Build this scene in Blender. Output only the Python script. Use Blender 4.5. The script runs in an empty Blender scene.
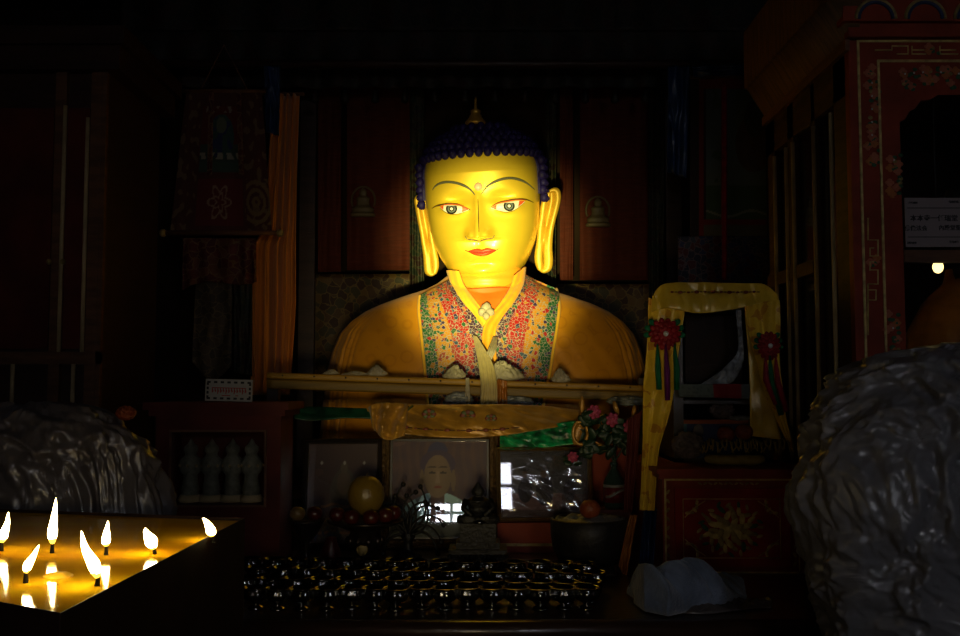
import bpy, bmesh, math, random
from mathutils import Vector, Matrix, noise
C = bpy.context.scene.collection
S = bpy.context.scene
PI = math.pi
random.seed(7)

# ------------------------------------------------------------------ camera, world, light, exposure
CAMZ = 1.5
PITCH = math.atan(0.067)
F = 1000.0
cam = bpy.data.cameras.new('camera'); cam.sensor_width = 36; cam.lens = 36 * F / 960
cam.clip_start = 0.05
co = bpy.data.objects.new('camera', cam); C.objects.link(co)
co.location = (0, 0, CAMZ); co.rotation_euler = (PI/2 + PITCH, 0, 0)
S.camera = co
S.view_settings.view_transform = 'Standard'; S.view_settings.look = 'None'
S.view_settings.gamma = 1; S.view_settings.use_curve_mapping = False
S.view_settings.exposure = 0.0
w = bpy.data.worlds.new('world'); S.world = w; w.use_nodes = True
w.node_tree.nodes['Background'].inputs[0].default_value = (0.5, 0.6, 1, 1)
w.node_tree.nodes['Background'].inputs[1].default_value = 0.0

def spot(name, loc, target, energy, col, size, blend=1.0, rad=0.03):
    l = bpy.data.lights.new(name, 'SPOT'); l.energy = energy; l.color = col
    l.spot_size = size; l.spot_blend = blend; l.shadow_soft_size = rad
    o = bpy.data.objects.new(name, l); C.objects.link(o); o.location = loc
    o.rotation_euler = (Vector(target) - Vector(loc)).to_track_quat('-Z', 'Y').to_euler()
    return o
# unseen spots added like a hand torch held low before the camera: hot centre on the face, wide faint spill
spot('spot_beam', (-0.06, 0.15, 1.22), (0.02, 3.7, 1.955), 1480, (1, .89, .30), math.radians(14.0), 1.0, .03)
spot('spot_spill', (-0.06, 0.15, 1.24), (-0.02, 3.7, 1.72), 82, (1, .78, .36), math.radians(28), 1.0, .12)
spot('spot_halo', (-0.06, 0.15, 1.23), (-0.10, 3.7, 1.62), 6.5, (1, .74, .36), math.radians(52), 1.0, .12)
WINDOW_POWER = 19.0

# ------------------------------------------------------------------ pixel -> world helpers
SP, CP = math.sin(PITCH), math.cos(PITCH)
def ray(px, py):
    a = (px - 480) / F; b = (318 - py) / F
    return Vector((a, CP - b * SP, SP + b * CP))
def at(px, py, Y):
    d = ray(px, py); return Vector((0, 0, CAMZ)) + d * (Y / d.y)
def atz(px, py, z):
    d = ray(px, py); return Vector((0, 0, CAMZ)) + d * ((z - CAMZ) / d.z)
def onto(px, py, surfy, Y=3.7):
    for _ in range(9):
        p = at(px, py, Y); Y = surfy(p.x, p.z)
    return at(px, py, Y)

# ------------------------------------------------------------------ materials
MATS = {}
def nodes_of(name):
    m = bpy.data.materials.new(name); m.use_nodes = True
    nt = m.node_tree; b = nt.nodes['Principled BSDF']
    MATS[name] = m
    return m, nt, b
def lk(nt, a, b): nt.links.new(a, b)
def coord(nt, scale, kind='Object'):
    t = nt.nodes.new('ShaderNodeTexCoord'); mp = nt.nodes.new('ShaderNodeMapping')
    mp.inputs['Scale'].default_value = scale if hasattr(scale, '__len__') else (scale,)*3
    lk(nt, t.outputs[kind], mp.inputs[0]); return mp.outputs[0]
def mat(name, col, rough=.6, metal=0, spec=.4, var=.25, vs=8, bump=0, bs=30, sheen=0, coat=0, stretch=None, colb=None, dist=0):
    """principled surface with noise variation in its own colour and optional bump"""
    m, nt, b = nodes_of(name)
    b.inputs['Roughness'].default_value = rough; b.inputs['Metallic'].default_value = metal
    b.inputs['Specular IOR Level'].default_value = spec
    b.inputs['Sheen Weight'].default_value = sheen; b.inputs['Coat Weight'].default_value = coat
    b.inputs['Coat Roughness'].default_value = .12
    n = nt.nodes.new('ShaderNodeTexNoise'); n.inputs['Scale'].default_value = 1; n.inputs['Detail'].default_value = 4
    sc = [vs*s for s in (stretch or (1, 1, 1))]
    lk(nt, coord(nt, sc), n.inputs['Vector'])
    r = nt.nodes.new('ShaderNodeValToRGB')
    c2 = colb or [c*(1-var) for c in col]
    if dist: n.inputs['Distortion'].default_value = dist
    r.color_ramp.elements[0].position = .35; r.color_ramp.elements[1].position = .65
    r.color_ramp.elements[0].color = (*c2, 1); r.color_ramp.elements[1].color = (*col, 1)
    lk(nt, n.outputs[0], r.inputs[0]); lk(nt, r.outputs[0], b.inputs['Base Color'])
    if bump:
        n2 = nt.nodes.new('ShaderNodeTexNoise'); n2.inputs['Scale'].default_value = bs; n2.inputs['Detail'].default_value = 6; n2.inputs['Distortion'].default_value = dist
        lk(nt, coord(nt, stretch or 1), n2.inputs['Vector'])
        bp = nt.nodes.new('ShaderNodeBump'); bp.inputs['Strength'].default_value = bump; bp.inputs['Distance'].default_value = .01
        lk(nt, n2.outputs[0], bp.inputs['Height']); lk(nt, bp.outputs[0], b.inputs['Normal'])
    return m
def film_mat(name, lo, hi, rough, sc, bump):  # bright crease highlights are put into the base colour along the ridges
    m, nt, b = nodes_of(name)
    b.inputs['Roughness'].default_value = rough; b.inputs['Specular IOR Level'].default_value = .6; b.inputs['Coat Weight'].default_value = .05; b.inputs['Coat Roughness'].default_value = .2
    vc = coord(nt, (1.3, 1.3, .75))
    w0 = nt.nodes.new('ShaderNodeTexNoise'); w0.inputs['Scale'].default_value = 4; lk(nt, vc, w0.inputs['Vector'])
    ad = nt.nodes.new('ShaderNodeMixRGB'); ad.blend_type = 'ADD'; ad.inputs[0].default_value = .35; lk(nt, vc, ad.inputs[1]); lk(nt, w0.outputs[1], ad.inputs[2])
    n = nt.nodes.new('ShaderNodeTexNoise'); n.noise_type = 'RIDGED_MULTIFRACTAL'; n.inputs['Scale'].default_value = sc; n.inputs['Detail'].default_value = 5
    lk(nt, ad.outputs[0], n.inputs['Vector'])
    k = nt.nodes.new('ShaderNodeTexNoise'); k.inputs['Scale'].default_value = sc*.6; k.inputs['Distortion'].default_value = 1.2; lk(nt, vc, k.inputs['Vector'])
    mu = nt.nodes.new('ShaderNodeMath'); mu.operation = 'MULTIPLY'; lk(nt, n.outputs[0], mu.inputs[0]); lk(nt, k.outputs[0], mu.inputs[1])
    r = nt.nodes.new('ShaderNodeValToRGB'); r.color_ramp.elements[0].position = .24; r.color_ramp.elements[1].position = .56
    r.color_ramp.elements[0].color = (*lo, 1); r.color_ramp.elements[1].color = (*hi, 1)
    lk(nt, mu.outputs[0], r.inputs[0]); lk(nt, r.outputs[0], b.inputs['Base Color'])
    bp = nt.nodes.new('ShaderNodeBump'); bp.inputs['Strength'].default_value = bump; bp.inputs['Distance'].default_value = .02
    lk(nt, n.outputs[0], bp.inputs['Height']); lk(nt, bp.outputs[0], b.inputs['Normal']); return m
def emit(name, col, strength):
    m, nt, b = nodes_of(name)
    b.inputs['Base Color'].default_value = (0, 0, 0, 1)
    b.inputs['Emission Color'].default_value = (*col, 1); b.inputs['Emission Strength'].default_value = strength
    return m
def vcol(name, rough=.6, spec=.3, metal=0):
    m, nt, b = nodes_of(name)
    a = nt.nodes.new('ShaderNodeVertexColor'); a.layer_name = 'Col'
    lk(nt, a.outputs[0], b.inputs['Base Color'])
    b.inputs['Roughness'].default_value = rough; b.inputs['Specular IOR Level'].default_value = spec
    b.inputs['Metallic'].default_value = metal
    return m
def brocade(name, palette, outline=(.5, .45, .4), scale=60, ol=.06, base=.5, rough=.6, use_vcol=False, gain=1, metal=0, randomness=1):
    """woven pattern: small random patches out of a palette with thin light outlines"""
    m, nt, b = nodes_of(name)
    vc = coord(nt, (scale, scale*.6, scale))
    v = nt.nodes.new('ShaderNodeTexVoronoi'); v.inputs['Scale'].default_value = 1; v.inputs['Randomness'].default_value = randomness
    # wavy cells
    n = nt.nodes.new('ShaderNodeTexNoise'); n.inputs['Scale'].default_value = .9
    lk(nt, vc, n.inputs['Vector'])
    ad = nt.nodes.new('ShaderNodeMixRGB'); ad.blend_type = 'ADD'; ad.inputs[0].default_value = 1.4
    lk(nt, vc, ad.inputs[1]); lk(nt, n.outputs[1], ad.inputs[2])
    lk(nt, ad.outputs[0], v.inputs['Vector'])
    sx = nt.nodes.new('ShaderNodeSeparateColor'); lk(nt, v.outputs['Color'], sx.inputs[0])
    r = nt.nodes.new('ShaderNodeValToRGB'); r.color_ramp.interpolation = 'CONSTANT'
    els = r.color_ramp.elements
    while len(els) < len(palette): els.new(.5)
    for i, c in enumerate(palette):
        els[i].position = i/len(palette); els[i].color = (*c, 1)
    lk(nt, sx.outputs[0], r.inputs[0])
    e = nt.nodes.new('ShaderNodeTexVoronoi'); e.feature = 'DISTANCE_TO_EDGE'; e.inputs['Scale'].default_value = 1
    e.inputs['Randomness'].default_value = randomness
    lk(nt, ad.outputs[0], e.inputs['Vector'])
    lt = nt.nodes.new('ShaderNodeMath'); lt.operation = 'LESS_THAN'; lt.inputs[1].default_value = ol
    lk(nt, e.outputs['Distance'], lt.inputs[0])
    colr = r.outputs[0]
    if use_vcol:
        a = nt.nodes.new('ShaderNodeVertexColor'); a.layer_name = 'Col'
        g = nt.nodes.new('ShaderNodeMath'); g.operation = 'GREATER_THAN'; g.inputs[1].default_value = base
        lk(nt, sx.outputs[1], g.inputs[0])
        mx = nt.nodes.new('ShaderNodeMixRGB'); lk(nt, g.outputs[0], mx.inputs[0])
        lk(nt, a.outputs[0], mx.inputs[1]); lk(nt, r.outputs[0], mx.inputs[2]); colr = mx.outputs[0]
    mo = nt.nodes.new('ShaderNodeMixRGB'); lk(nt, lt.outputs[0], mo.inputs[0])
    lk(nt, colr, mo.inputs[1]); mo.inputs[2].default_value = (*outline, 1)
    lk(nt, mo.outputs[0], b.inputs['Base Color'])
    b.inputs['Roughness'].default_value = rough; b.inputs['Specular IOR Level'].default_value = .25
    b.inputs['Metallic'].default_value = metal
    return m
def glass(name, f=2.2, tint=(1, 1, 1), rough=.02):
    """clear sheet: transparent with its mirror reflection"""
    m = bpy.data.materials.new(name); m.use_nodes = True; nt = m.node_tree; nt.nodes.clear()
    o = nt.nodes.new('ShaderNodeOutputMaterial'); mx = nt.nodes.new('ShaderNodeMixShader')
    t = nt.nodes.new('ShaderNodeBsdfTransparent'); t.inputs[0].default_value = (*tint, 1)
    g = nt.nodes.new('ShaderNodeBsdfGlossy'); g.inputs['Roughness'].default_value = rough
    fr = nt.nodes.new('ShaderNodeFresnel'); fr.inputs[0].default_value = 1.5
    k = nt.nodes.new('ShaderNodeMath'); k.operation = 'MULTIPLY'; k.inputs[1].default_value = f; k.use_clamp = True
    lk(nt, fr.outputs[0], k.inputs[0]); lk(nt, k.outputs[0], mx.inputs[0])
    lk(nt, t.outputs[0], mx.inputs[1]); lk(nt, g.outputs[0], mx.inputs[2]); lk(nt, mx.outputs[0], o.inputs[0])
    MATS[name] = m; return m

M = MATS
gold = mat('gold_paint', (.96, .66, .045), .37, .42, .6, .05, 12, coat=.2)
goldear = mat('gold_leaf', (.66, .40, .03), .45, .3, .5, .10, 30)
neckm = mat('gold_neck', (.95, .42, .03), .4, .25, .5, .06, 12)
mat('hair_blue', (.014, .008, .095), .6, 0, .25, .3, 40)
mat('finial_gold', (.7, .4, .06), .4, .6, .5, .3, 40)
mat('eye_white', (.85, .80, .68), .35, 0, .5, .03)
mat('iris_grey', (.16, .20, .20), .35); mat('iris_black', (.015, .015, .015), .3)
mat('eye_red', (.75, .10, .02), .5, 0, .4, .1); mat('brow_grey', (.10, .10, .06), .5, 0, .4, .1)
mat('lid_dark', (.10, .05, .01), .5)
mat('lip_red', (.62, .045, .01), .4, 0, .5, .1); mat('lip_dark', (.18, .01, .004), .5)
mat('urna', (.85, .55, .38), .35)
mat('wax_yellow', (.9, .55, .03), .5)
vcol('painted', .7, .2); vcol('printed', .45, .3)

# robe: mustard silk with faint round motifs
def robe_mat():
    m, nt, b = nodes_of('robe_silk')
    v = nt.nodes.new('ShaderNodeTexVoronoi'); v.feature = 'F1'; v.inputs['Scale'].default_value = 1; v.inputs['Randomness'].default_value = .35
    lk(nt, coord(nt, (14, 2, 15)), v.inputs['Vector'])
    wv = nt.nodes.new('ShaderNodeMath'); wv.operation = 'SINE'
    ml = nt.nodes.new('ShaderNodeMath'); ml.operation = 'MULTIPLY'; ml.inputs[1].default_value = 18
    lk(nt, v.outputs['Distance'], ml.inputs[0]); lk(nt, ml.outputs[0], wv.inputs[0])
    r = nt.nodes.new('ShaderNodeValToRGB')
    r.color_ramp.elements[0].position = .0; r.color_ramp.elements[0].color = (.60, .25, .007, 1)
    r.color_ramp.elements[1].position = .7; r.color_ramp.elements[1].color = (.59, .245, .007, 1)
    e = r.color_ramp.elements.new(.86); e.color = (.545, .215, .006, 1)
    lk(nt, wv.outputs[0], r.inputs[0]); lk(nt, r.outputs[0], b.inputs['Base Color'])
    b.inputs['Roughness'].default_value = .5; b.inputs['Sheen Weight'].default_value = .15
    b.inputs['Specular IOR Level'].default_value = .3
robe_mat()
brocade('robe_brocade', [(.02, .10, .04), (.34, .015, .015), (.42, .20, .015), (.04, .02, .10), (.03, .06, .12), (.30, .05, .03)],
        (.36, .32, .28), 88, .045, .66, .5, True)
mat('scarf_orange', (.85, .38, .015), .55, 0, .3, .15, 25, .25, 60, .2)
mat('scarf_yellow', (.90, .50, .03), .5, 0, .3, .12, 25, .2, 60, .2)
mat('under_orange', (.75, .16, .01), .6)
mat('khata_white', (.50, .40, .17), .6, 0, .3, .2, 30, .3, 80, .3)
mat('khata_pale', (.42, .37, .27), .6, 0, .3, .25, 40, .3, 80)
mat('silk_plastic', (.22, .24, .24), .3, 0, .6, .5, 40, .5, 50)
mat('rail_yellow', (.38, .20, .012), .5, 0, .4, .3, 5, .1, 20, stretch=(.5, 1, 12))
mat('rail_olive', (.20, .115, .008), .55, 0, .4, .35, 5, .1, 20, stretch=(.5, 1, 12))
mat('nail_dark', (.02, .015, .01), .5)
mat('gold_brocade', (.62, .32, .04), .38, .1, .5, .35, 14, .3, 20, .2)
mat('drape_gold', (.50, .25, .022), .36, .15, .5, .5, 16, .4, 26, .2)
mat('drape_motif', (.20, .04, .02), .5, 0, .3, .4, 60); mat('drape_green', (.10, .13, .04), .5, 0, .3, .4, 60)
mat('drape_line', (.08, .04, .02), .5)
mat('silk_green', (.0, .34, .10), .35, 0, .6, .9, 38, .6, 35, .2, colb=(.0, .03, .012), stretch=(.8, 1, .8))
mat('green_dark', (.006, .06, .03), .45, 0, .4, .7, 25, .4, 35)
mat('yellow_satin', (.70, .46, .03), .28, .05, .6, .35, 10, .3, 14, .1)
brocade('yellow_pattern', [(.68, .44, .03), (.66, .42, .03), (.70, .46, .04), (.50, .24, .02), (.68, .44, .03), (.64, .41, .03), (.66, .43, .03)], (.70, .46, .05), 45, .02, .5, .3)
mat('flower_red', (.26, .003, .008), .6, 0, .3, .4, 40); mat('tassel_green', (.0, .13, .05), .6, 0, .3, .4, 60, .5, 80, stretch=(6, 6, .4))
mat('tassel_purple', (.14, .005, .12), .6, 0, .3, .4, 60, .5, 80, stretch=(6, 6, .4)); mat('tassel_red', (.28, .01, .03), .6, 0, .3, .4, 60)
mat('bead_white', (.6, .6, .6), .3)
mat('rose_pink', (.34, .04, .10), .6, 0, .3, .4, 60); mat('leaf_dark', (.008, .03, .012), .5, 0, .4, .5, 30)
mat('foil_gold', (.45, .22, .03), .35, .2, .5, .5, 30, .5, 40)
mat('wood_dark', (.040, .016, .009), .45, 0, .4, .5, 6, .15, 30, stretch=(1, 1, 5))
mat('wood_table', (.050, .024, .014), .35, 0, .5, .5, 6, .15, 30, coat=.4, stretch=(1, 4, 4))
mat('wood_red', (.10, .014, .008), .6, 0, .2, .4, 8, .1, 30)
mat('wood_brown', (.14, .055, .02), .6, 0, .4, .5, 8, .2, 30, stretch=(1, 1, 5))
mat('wood_umber', (.06, .026, .012), .6, 0, .2, .5, 8, .2, 30, stretch=(1, 1, 5)); mat('wood_crown', (.15, .075, .028), .6, 0, .3, .5, 8, .6, 40, stretch=(1, 8, 1))
mat('black_void', (.004, .004, .004), .8, 0, .1)
mat('trim_beige', (.50, .38, .20), .5, 0, .3, .35, 12)
mat('lacquer_red', (.30, .016, .008), .6, 0, .2, .35, 10)
mat('lacquer_maroon', (.25, .036, .014), .6, 0, .2, .35, 10)
mat('gilt', (.62, .46, .15), .5, .1, .5, .5, 50); mat('gilt_dim', (.34, .25, .08), .5, .1, .4, .5, 50)
mat('gilt_small', (.09, .065, .03), .6); mat('paint_pink', (.45, .13, .07), .6); mat('paint_green', (.03, .10, .045), .6); mat('paint_orange', (.42, .13, .03), .6)
mat('paint_blue', (.02, .035, .10), .6)
mat('frame_black', (.018, .012, .009), .4, 0, .5); mat('frame_gilt', (.17, .10, .035), .42, .4, .5, .7, 120, .8, 150)
mat('frame_gold', (.30, .19, .06), .4, .4, .5, .4, 60)
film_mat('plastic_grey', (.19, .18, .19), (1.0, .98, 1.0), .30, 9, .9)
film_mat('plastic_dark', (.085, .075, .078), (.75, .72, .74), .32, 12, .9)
mat('lamp_metal', (.30, .30, .30), .18, 1, .5, .5, 30, .15, 60); mat('lamp_water', (.02, .02, .02), .03, 0, .8)
mat('bronze_dark', (.007, .006, .0055), .5, .3, .5, .5, 60, .5, 90)
mat('bowl_dark', (.022, .019, .016), .5, .2, .4, .5, 30, .3, 60)
mat('stand_metal', (.07, .055, .05), .3, .8, .5, .5, 40)
mat('orange_peel', (.22, .045, .012), .45, 0, .4, .2, 20, .4, 150); mat('apple_red', (.065, .007, .004), .35, 0, .5, .5, 12)
mat('apple_yellow', (.16, .10, .03), .35, 0, .5, .3, 12); mat('pomelo', (.16, .10, .010), .35, 0, .5, .15, 12, .2, 120)
mat('banana', (.26, .19, .03), .45, 0, .4, .3, 14)
mat('stalk', (.05, .03, .01), .7)
mat('towel_blue', (.19, .24, .35), .9, 0, .1, .45, 14, .5, 90, .4)  # uneven tone in the colour also stands in for fold shading
mat('silver_foil', (.24, .27, .31), .4, .3, .6, .6, 30, .6, 40)
mat('bottle_glass', (.018, .035, .028), .08, 0, .7, .2); mat('label_red', (.10, .008, .01), .4); mat('label_white', (.16, .15, .15), .4)
mat('ribbon_orange', (.42, .14, .01), .4, 0, .5, .5, 14, .3, 30); mat('scarf_blue', (.008, .03, .11), .4, 0, .5, .6, 14, .4, 30)
mat('curtain_orange', (.66, .21, .010), .5, 0, .3, .35, 10, .1, 30, .2, stretch=(3, 3, .3))
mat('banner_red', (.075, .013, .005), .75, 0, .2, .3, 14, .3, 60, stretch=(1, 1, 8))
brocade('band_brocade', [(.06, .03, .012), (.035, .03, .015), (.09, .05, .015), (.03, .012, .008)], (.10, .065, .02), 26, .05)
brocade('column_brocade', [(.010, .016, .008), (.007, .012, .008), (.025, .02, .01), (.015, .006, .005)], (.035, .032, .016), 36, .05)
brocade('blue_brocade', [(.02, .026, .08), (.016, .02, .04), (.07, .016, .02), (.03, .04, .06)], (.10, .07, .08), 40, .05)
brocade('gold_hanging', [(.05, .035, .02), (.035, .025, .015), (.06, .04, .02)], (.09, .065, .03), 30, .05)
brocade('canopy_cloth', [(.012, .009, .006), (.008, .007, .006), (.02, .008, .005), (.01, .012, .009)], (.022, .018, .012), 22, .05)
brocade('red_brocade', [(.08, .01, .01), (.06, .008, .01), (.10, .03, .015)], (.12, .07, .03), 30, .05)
mat('wall_dark', (.028, .016, .010), .9, 0, .1, .5, 3); mat('floor_dark', (.03, .02, .015), .7, 0, .2, .5, 3)
mat('butter', (1.0, .62, .010), .07, 0, .2, .30, 5, .04, 9, colb=(.92, .42, .006), stretch=(.3, 2.2, 1))
mat('tray_metal', (.022, .010, .007), .7, .0, .15, .5, 12); mat('tray_inner', (.55, .30, .03), .4, .3, .5, .3, 12)
mat('wick_black', (.01, .008, .006), .9)
emit('flame_core', (1, .74, .30), 38); emit('flame_foot', (1, .55, .05), 4); emit('bulb_glow', (1, .72, .25), 3)
mat('socket_black', (.01, .01, .01), .5)
emit('daylight', (.90, .92, 1.0), WINDOW_POWER)
mat('window_wood', (.05, .03, .02), .6)
mat('card_white', (.32, .31, .29), .6, 0, .2, .08); mat('ink_red', (.36, .02, .015), .6); mat('ink_dark', (.01, .01, .015), .6)
mat('sign_paper', (.27, .22, .225), .6, 0, .2, .1); mat('bundle_lilac', (.14, .11, .12), .5, 0, .4, .5, 30, .6, 50)
mat('box_orange', (.30, .07, .01), .5); mat('box_blue', (.012, .03, .12), .5); mat('box_cyan', (.03, .12, .16), .5)
mat('figurine_pale', (.20, .20, .15), .6, 0, .3, .4, 60, .4, 80)
mat('flag_grey', (.10, .12, .11), .7); mat('flag_red', (.16, .006, .008), .6)
glass('pane_glass', 2.0); glass('cabinet_glass', .9); glass('film', 3.2, (.85, .85, .88), .12)

# ------------------------------------------------------------------ mesh builder
class MB:
    def __init__(s): s.bm = bmesh.new(); s.slots = []; s.cl = None
    def slot(s, m):
        m = MATS[m] if isinstance(m, str) else m
        if m not in s.slots: s.slots.append(m)
        return s.slots.index(m)
    def face(s, vs, mi=0):
        try: f = s.bm.faces.new(vs)
        except ValueError: return None
        f.material_index = mi; f.smooth = True; return f
    def grid(s, fn, nu, nv, m=0, cu=False, cv=False, col=None):
        mu = nu if cu else nu + 1; mv = nv if cv else nv + 1
        V = [[s.bm.verts.new(fn(i/nu, j/nv)) for j in range(mv)] for i in range(mu)]
        if col and s.cl is None: s.cl = s.bm.loops.layers.float_color.new('Col')
        for i in range(nu):
            for j in range(nv):
                f = s.face([V[i][j], V[(i+1) % mu][j], V[(i+1) % mu][(j+1) % mv], V[i][(j+1) % mv]], m)
                if f and col:
                    for l, (a, b) in zip(f.loops, ((i, j), (i+1, j), (i+1, j+1), (i, j+1))):
                        l[s.cl] = (*col(a/nu, b/nv), 1)
        return V
    def box(s, a, b, m=0, rot=None):
        a = Vector(a); b = Vector(b); vs = []
        for k in range(8):
            p = Vector((b.x if k & 1 else a.x, b.y if k & 2 else a.y, b.z if k & 4 else a.z))
            if rot: p = rot @ p
            vs.append(s.bm.verts.new(p))
        for q in ((0, 2, 3, 1), (4, 5, 7, 6), (0, 1, 5, 4), (2, 6, 7, 3), (0, 4, 6, 2), (1, 3, 7, 5)):
            f = s.face([vs[i] for i in q], m)
            if f: f.smooth = False
        return s
    def tube(s, pts, r, m=0, n=8, flat=1.0, cap=True, axis=None):
        pts = [Vector(p) for p in pts]; N = len(pts)
        rr = r if hasattr(r, '__len__') else [r]*N
        rings = []; up = None
        for i, p in enumerate(pts):
            t = (pts[min(i+1, N-1)] - pts[max(i-1, 0)]).normalized()
            ref = Vector(axis) if axis else (Vector((0, 1, 0)) if abs(t.y) < .9 else Vector((1, 0, 0)))
            a = t.cross(ref).normalized(); b = a.cross(t).normalized()
            rings.append([s.bm.verts.new(p + a*rr[i]*math.cos(2*PI*k/n) + b*rr[i]*flat*math.sin(2*PI*k/n)) for k in range(n)])
        for i in range(N-1):
            for k in range(n): s.face([rings[i][k], rings[i][(k+1) % n], rings[i+1][(k+1) % n], rings[i+1][k]], m)
        if cap: s.face(rings[0][::-1], m); s.face(rings[-1], m)
        return s
    def lathe(s, prof, c=(0, 0, 0), n=24, m=0, sx=1, sy=1):
        c = Vector(c); rings = []
        for r, z in prof:
            rings.append([s.bm.verts.new(c + Vector((r*sx*math.cos(2*PI*k/n), r*sy*math.sin(2*PI*k/n), z))) for k in range(n)])
        for i in range(len(prof)-1):
            for k in range(n): s.face([rings[i][k], rings[i][(k+1) % n], rings[i+1][(k+1) % n], rings[i+1][k]], m)
        if prof[0][0] > 1e-5: s.face(rings[0][::-1], m)
        if prof[-1][0] > 1e-5: s.face(rings[-1], m)
        return s
    def ball(s, c, r, m=0, n=12, sc=(1, 1, 1), rot=None, wob=0):
        c = Vector(c)
        def f(u, v):
            th = PI*(.001 + .998*v); ph = 2*PI*u
            p = Vector((math.sin(th)*math.cos(ph)*sc[0], math.sin(th)*math.sin(ph)*sc[1], math.cos(th)*sc[2]))
            if wob: p *= 1 + wob*noise.noise(p*2.3 + c*31)
            if rot: p = rot @ p
            return c + p*r
        s.grid(f, n, max(4, n//2 + 1), m, cu=True); return s
    def extr(s, pts, y0, y1, m=0):
        """outline in x,z extruded along y"""
        a = [s.bm.verts.new((p[0], y0, p[1])) for p in pts]; b = [s.bm.verts.new((p[0], y1, p[1])) for p in pts]
        fs = [s.face(a[::-1], m), s.face(b, m)]
        for i in range(len(pts)): fs.append(s.face([a[i], a[(i+1) % len(pts)], b[(i+1) % len(pts)], b[i]], m))
        for f in fs:
            if f: f.smooth = False
        return s
    def build(s, name, m=None, parent=None, thick=0, off=0, sub=0):
        bmesh.ops.remove_doubles(s.bm, verts=s.bm.verts, dist=1e-6)
        bmesh.ops.recalc_face_normals(s.bm, faces=s.bm.faces)
        me = bpy.data.meshes.new(name)
        if parent is not None:
            bmesh.ops.transform(s.bm, matrix=WM[parent.name].inverted(), verts=s.bm.verts)
        s.bm.to_mesh(me); s.bm.free()
        o = bpy.data.objects.new(name, me); C.objects.link(o)
        if m is not None: me.materials.append(MATS[m] if isinstance(m, str) else m)
        for x in s.slots:
            me.materials.append(x)
        o.parent = parent
        WM[o.name] = WM[parent.name] if parent is not None else Matrix.Identity(4)
        if thick:
            md = o.modifiers.new('thickness', 'SOLIDIFY'); md.thickness = thick; md.offset = off
        if sub:
            md = o.modifiers.new('smooth', 'SUBSURF'); md.levels = sub; md.render_levels = sub
        return o
WM = {}
def multi(*mats):
    """a builder whose face material indices 0..n follow the given list"""
    b = MB(); b.slots = [MATS[x] for x in mats]; return b

def tag(o, label=None, cat=None, group=None, kind=None):
    if label: o['label'] = label
    if cat: o['category'] = cat
    if group: o['group'] = group
    if kind: o['kind'] = kind
    return o
def thing(name, label, cat, loc=(0, 0, 0), group=None):
    o = bpy.data.objects.new(name, None); C.objects.link(o); o.location = loc; o.empty_display_size = .05
    WM[o.name] = Matrix.Translation(Vector(loc))
    return tag(o, label, cat, group)
def origin_to_base(o):
    """put the origin of a one-mesh thing at its base"""
    vs = [v.co for v in o.data.vertices]
    c = Vector(((min(v.x for v in vs)+max(v.x for v in vs))/2, (min(v.y for v in vs)+max(v.y for v in vs))/2, min(v.z for v in vs)))
    o.data.transform(Matrix.Translation(-c)); o.location = c
    return o
def single(name, mb, m, label, cat, group=None, thick=0, sub=0, off=0):
    o = origin_to_base(mb.build(name, m, None, thick, off, sub)); return tag(o, label, cat, group)
def struct(name, mb, m, parent=None):
    o = mb.build(name, m, parent)
    if parent is None: o['kind'] = 'structure'
    return o
def copy_tree(o, parent=None):
    c = o.copy(); C.objects.link(c); c.parent = parent
    for ch in [x for x in o.children]: copy_tree(ch, c)
    return c
def catmull(P, t):
    n = len(P)-1; x = min(max(t, 0), 1)*n; i = min(int(x), n-1); f = x-i
    p0 = P[max(i-1, 0)]; p1 = P[i]; p2 = P[i+1]; p3 = P[min(i+2, n)]
    return .5*((2*p1) + (p2-p0)*f + (2*p0-5*p1+4*p2-p3)*f*f + (3*p1-p0-3*p2+p3)*f*f*f)
def lin(P, t):
    n = len(P)-1; x = min(max(t, 0), 1)*n; i = min(int(x), n-1); f = x-i
    return P[i]*(1-f) + P[i+1]*f
def between(mb, A, B, nu, nv, disp=None, m=0, col=None, smooth=True, axis=Vector((0, 1, 0))):
    A = [Vector(p) for p in A]; B = [Vector(p) for p in B]; L = catmull if smooth else lin
    def f(u, v):
        p = L(A, u)*(1-v) + L(B, u)*v
        if disp: p = p + axis*disp(u, v, p)
        return p
    mb.grid(f, nu, nv, m, col=col); return mb
def ipl(tab, x):
    if x <= tab[0][0]: return tab[0][1]
    for (a, b), (c, d) in zip(tab, tab[1:]):
        if x <= c: return b + (d-b)*(x-a)/(c-a)
    return tab[-1][1]
def sstep(a, b, x):
    t = min(max((x-a)/(b-a), 0), 1); return t*t*(3-2*t)
def crumple(p, s, oct=4):
    v = 0; a = 1
    for i in range(oct):
        v += a*(1-2*abs(noise.noise(p*s + Vector((i*7.1, 3.3, 1.7))))); s *= 1.9; a *= .55
    return v
def FN(seed=0): return lambda p, s: noise.noise(Vector(p)*s + Vector((seed, seed*2, 0)))

# ------------------------------------------------------------------ SETTING
struct('floor', MB().box((-2.7, -3.2, -.1), (2.7, 4.9, 0)), 'floor_dark')
struct('ceiling', MB().box((-2.7, -3.2, 3.3), (2.7, 4.9, 3.4)), 'wall_dark')
struct('wall_back', MB().box((-2.7, 4.7, 0), (2.7, 4.9, 3.3)), 'wall_dark')
struct('wall_left', MB().box((-2.7, -3.2, 0), (-2.5, 4.7, 3.3)), 'wall_dark')
struct('wall_right', MB().box((2.5, -3.2, 0), (2.7, 4.7, 3.3)), 'wall_dark')
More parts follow.
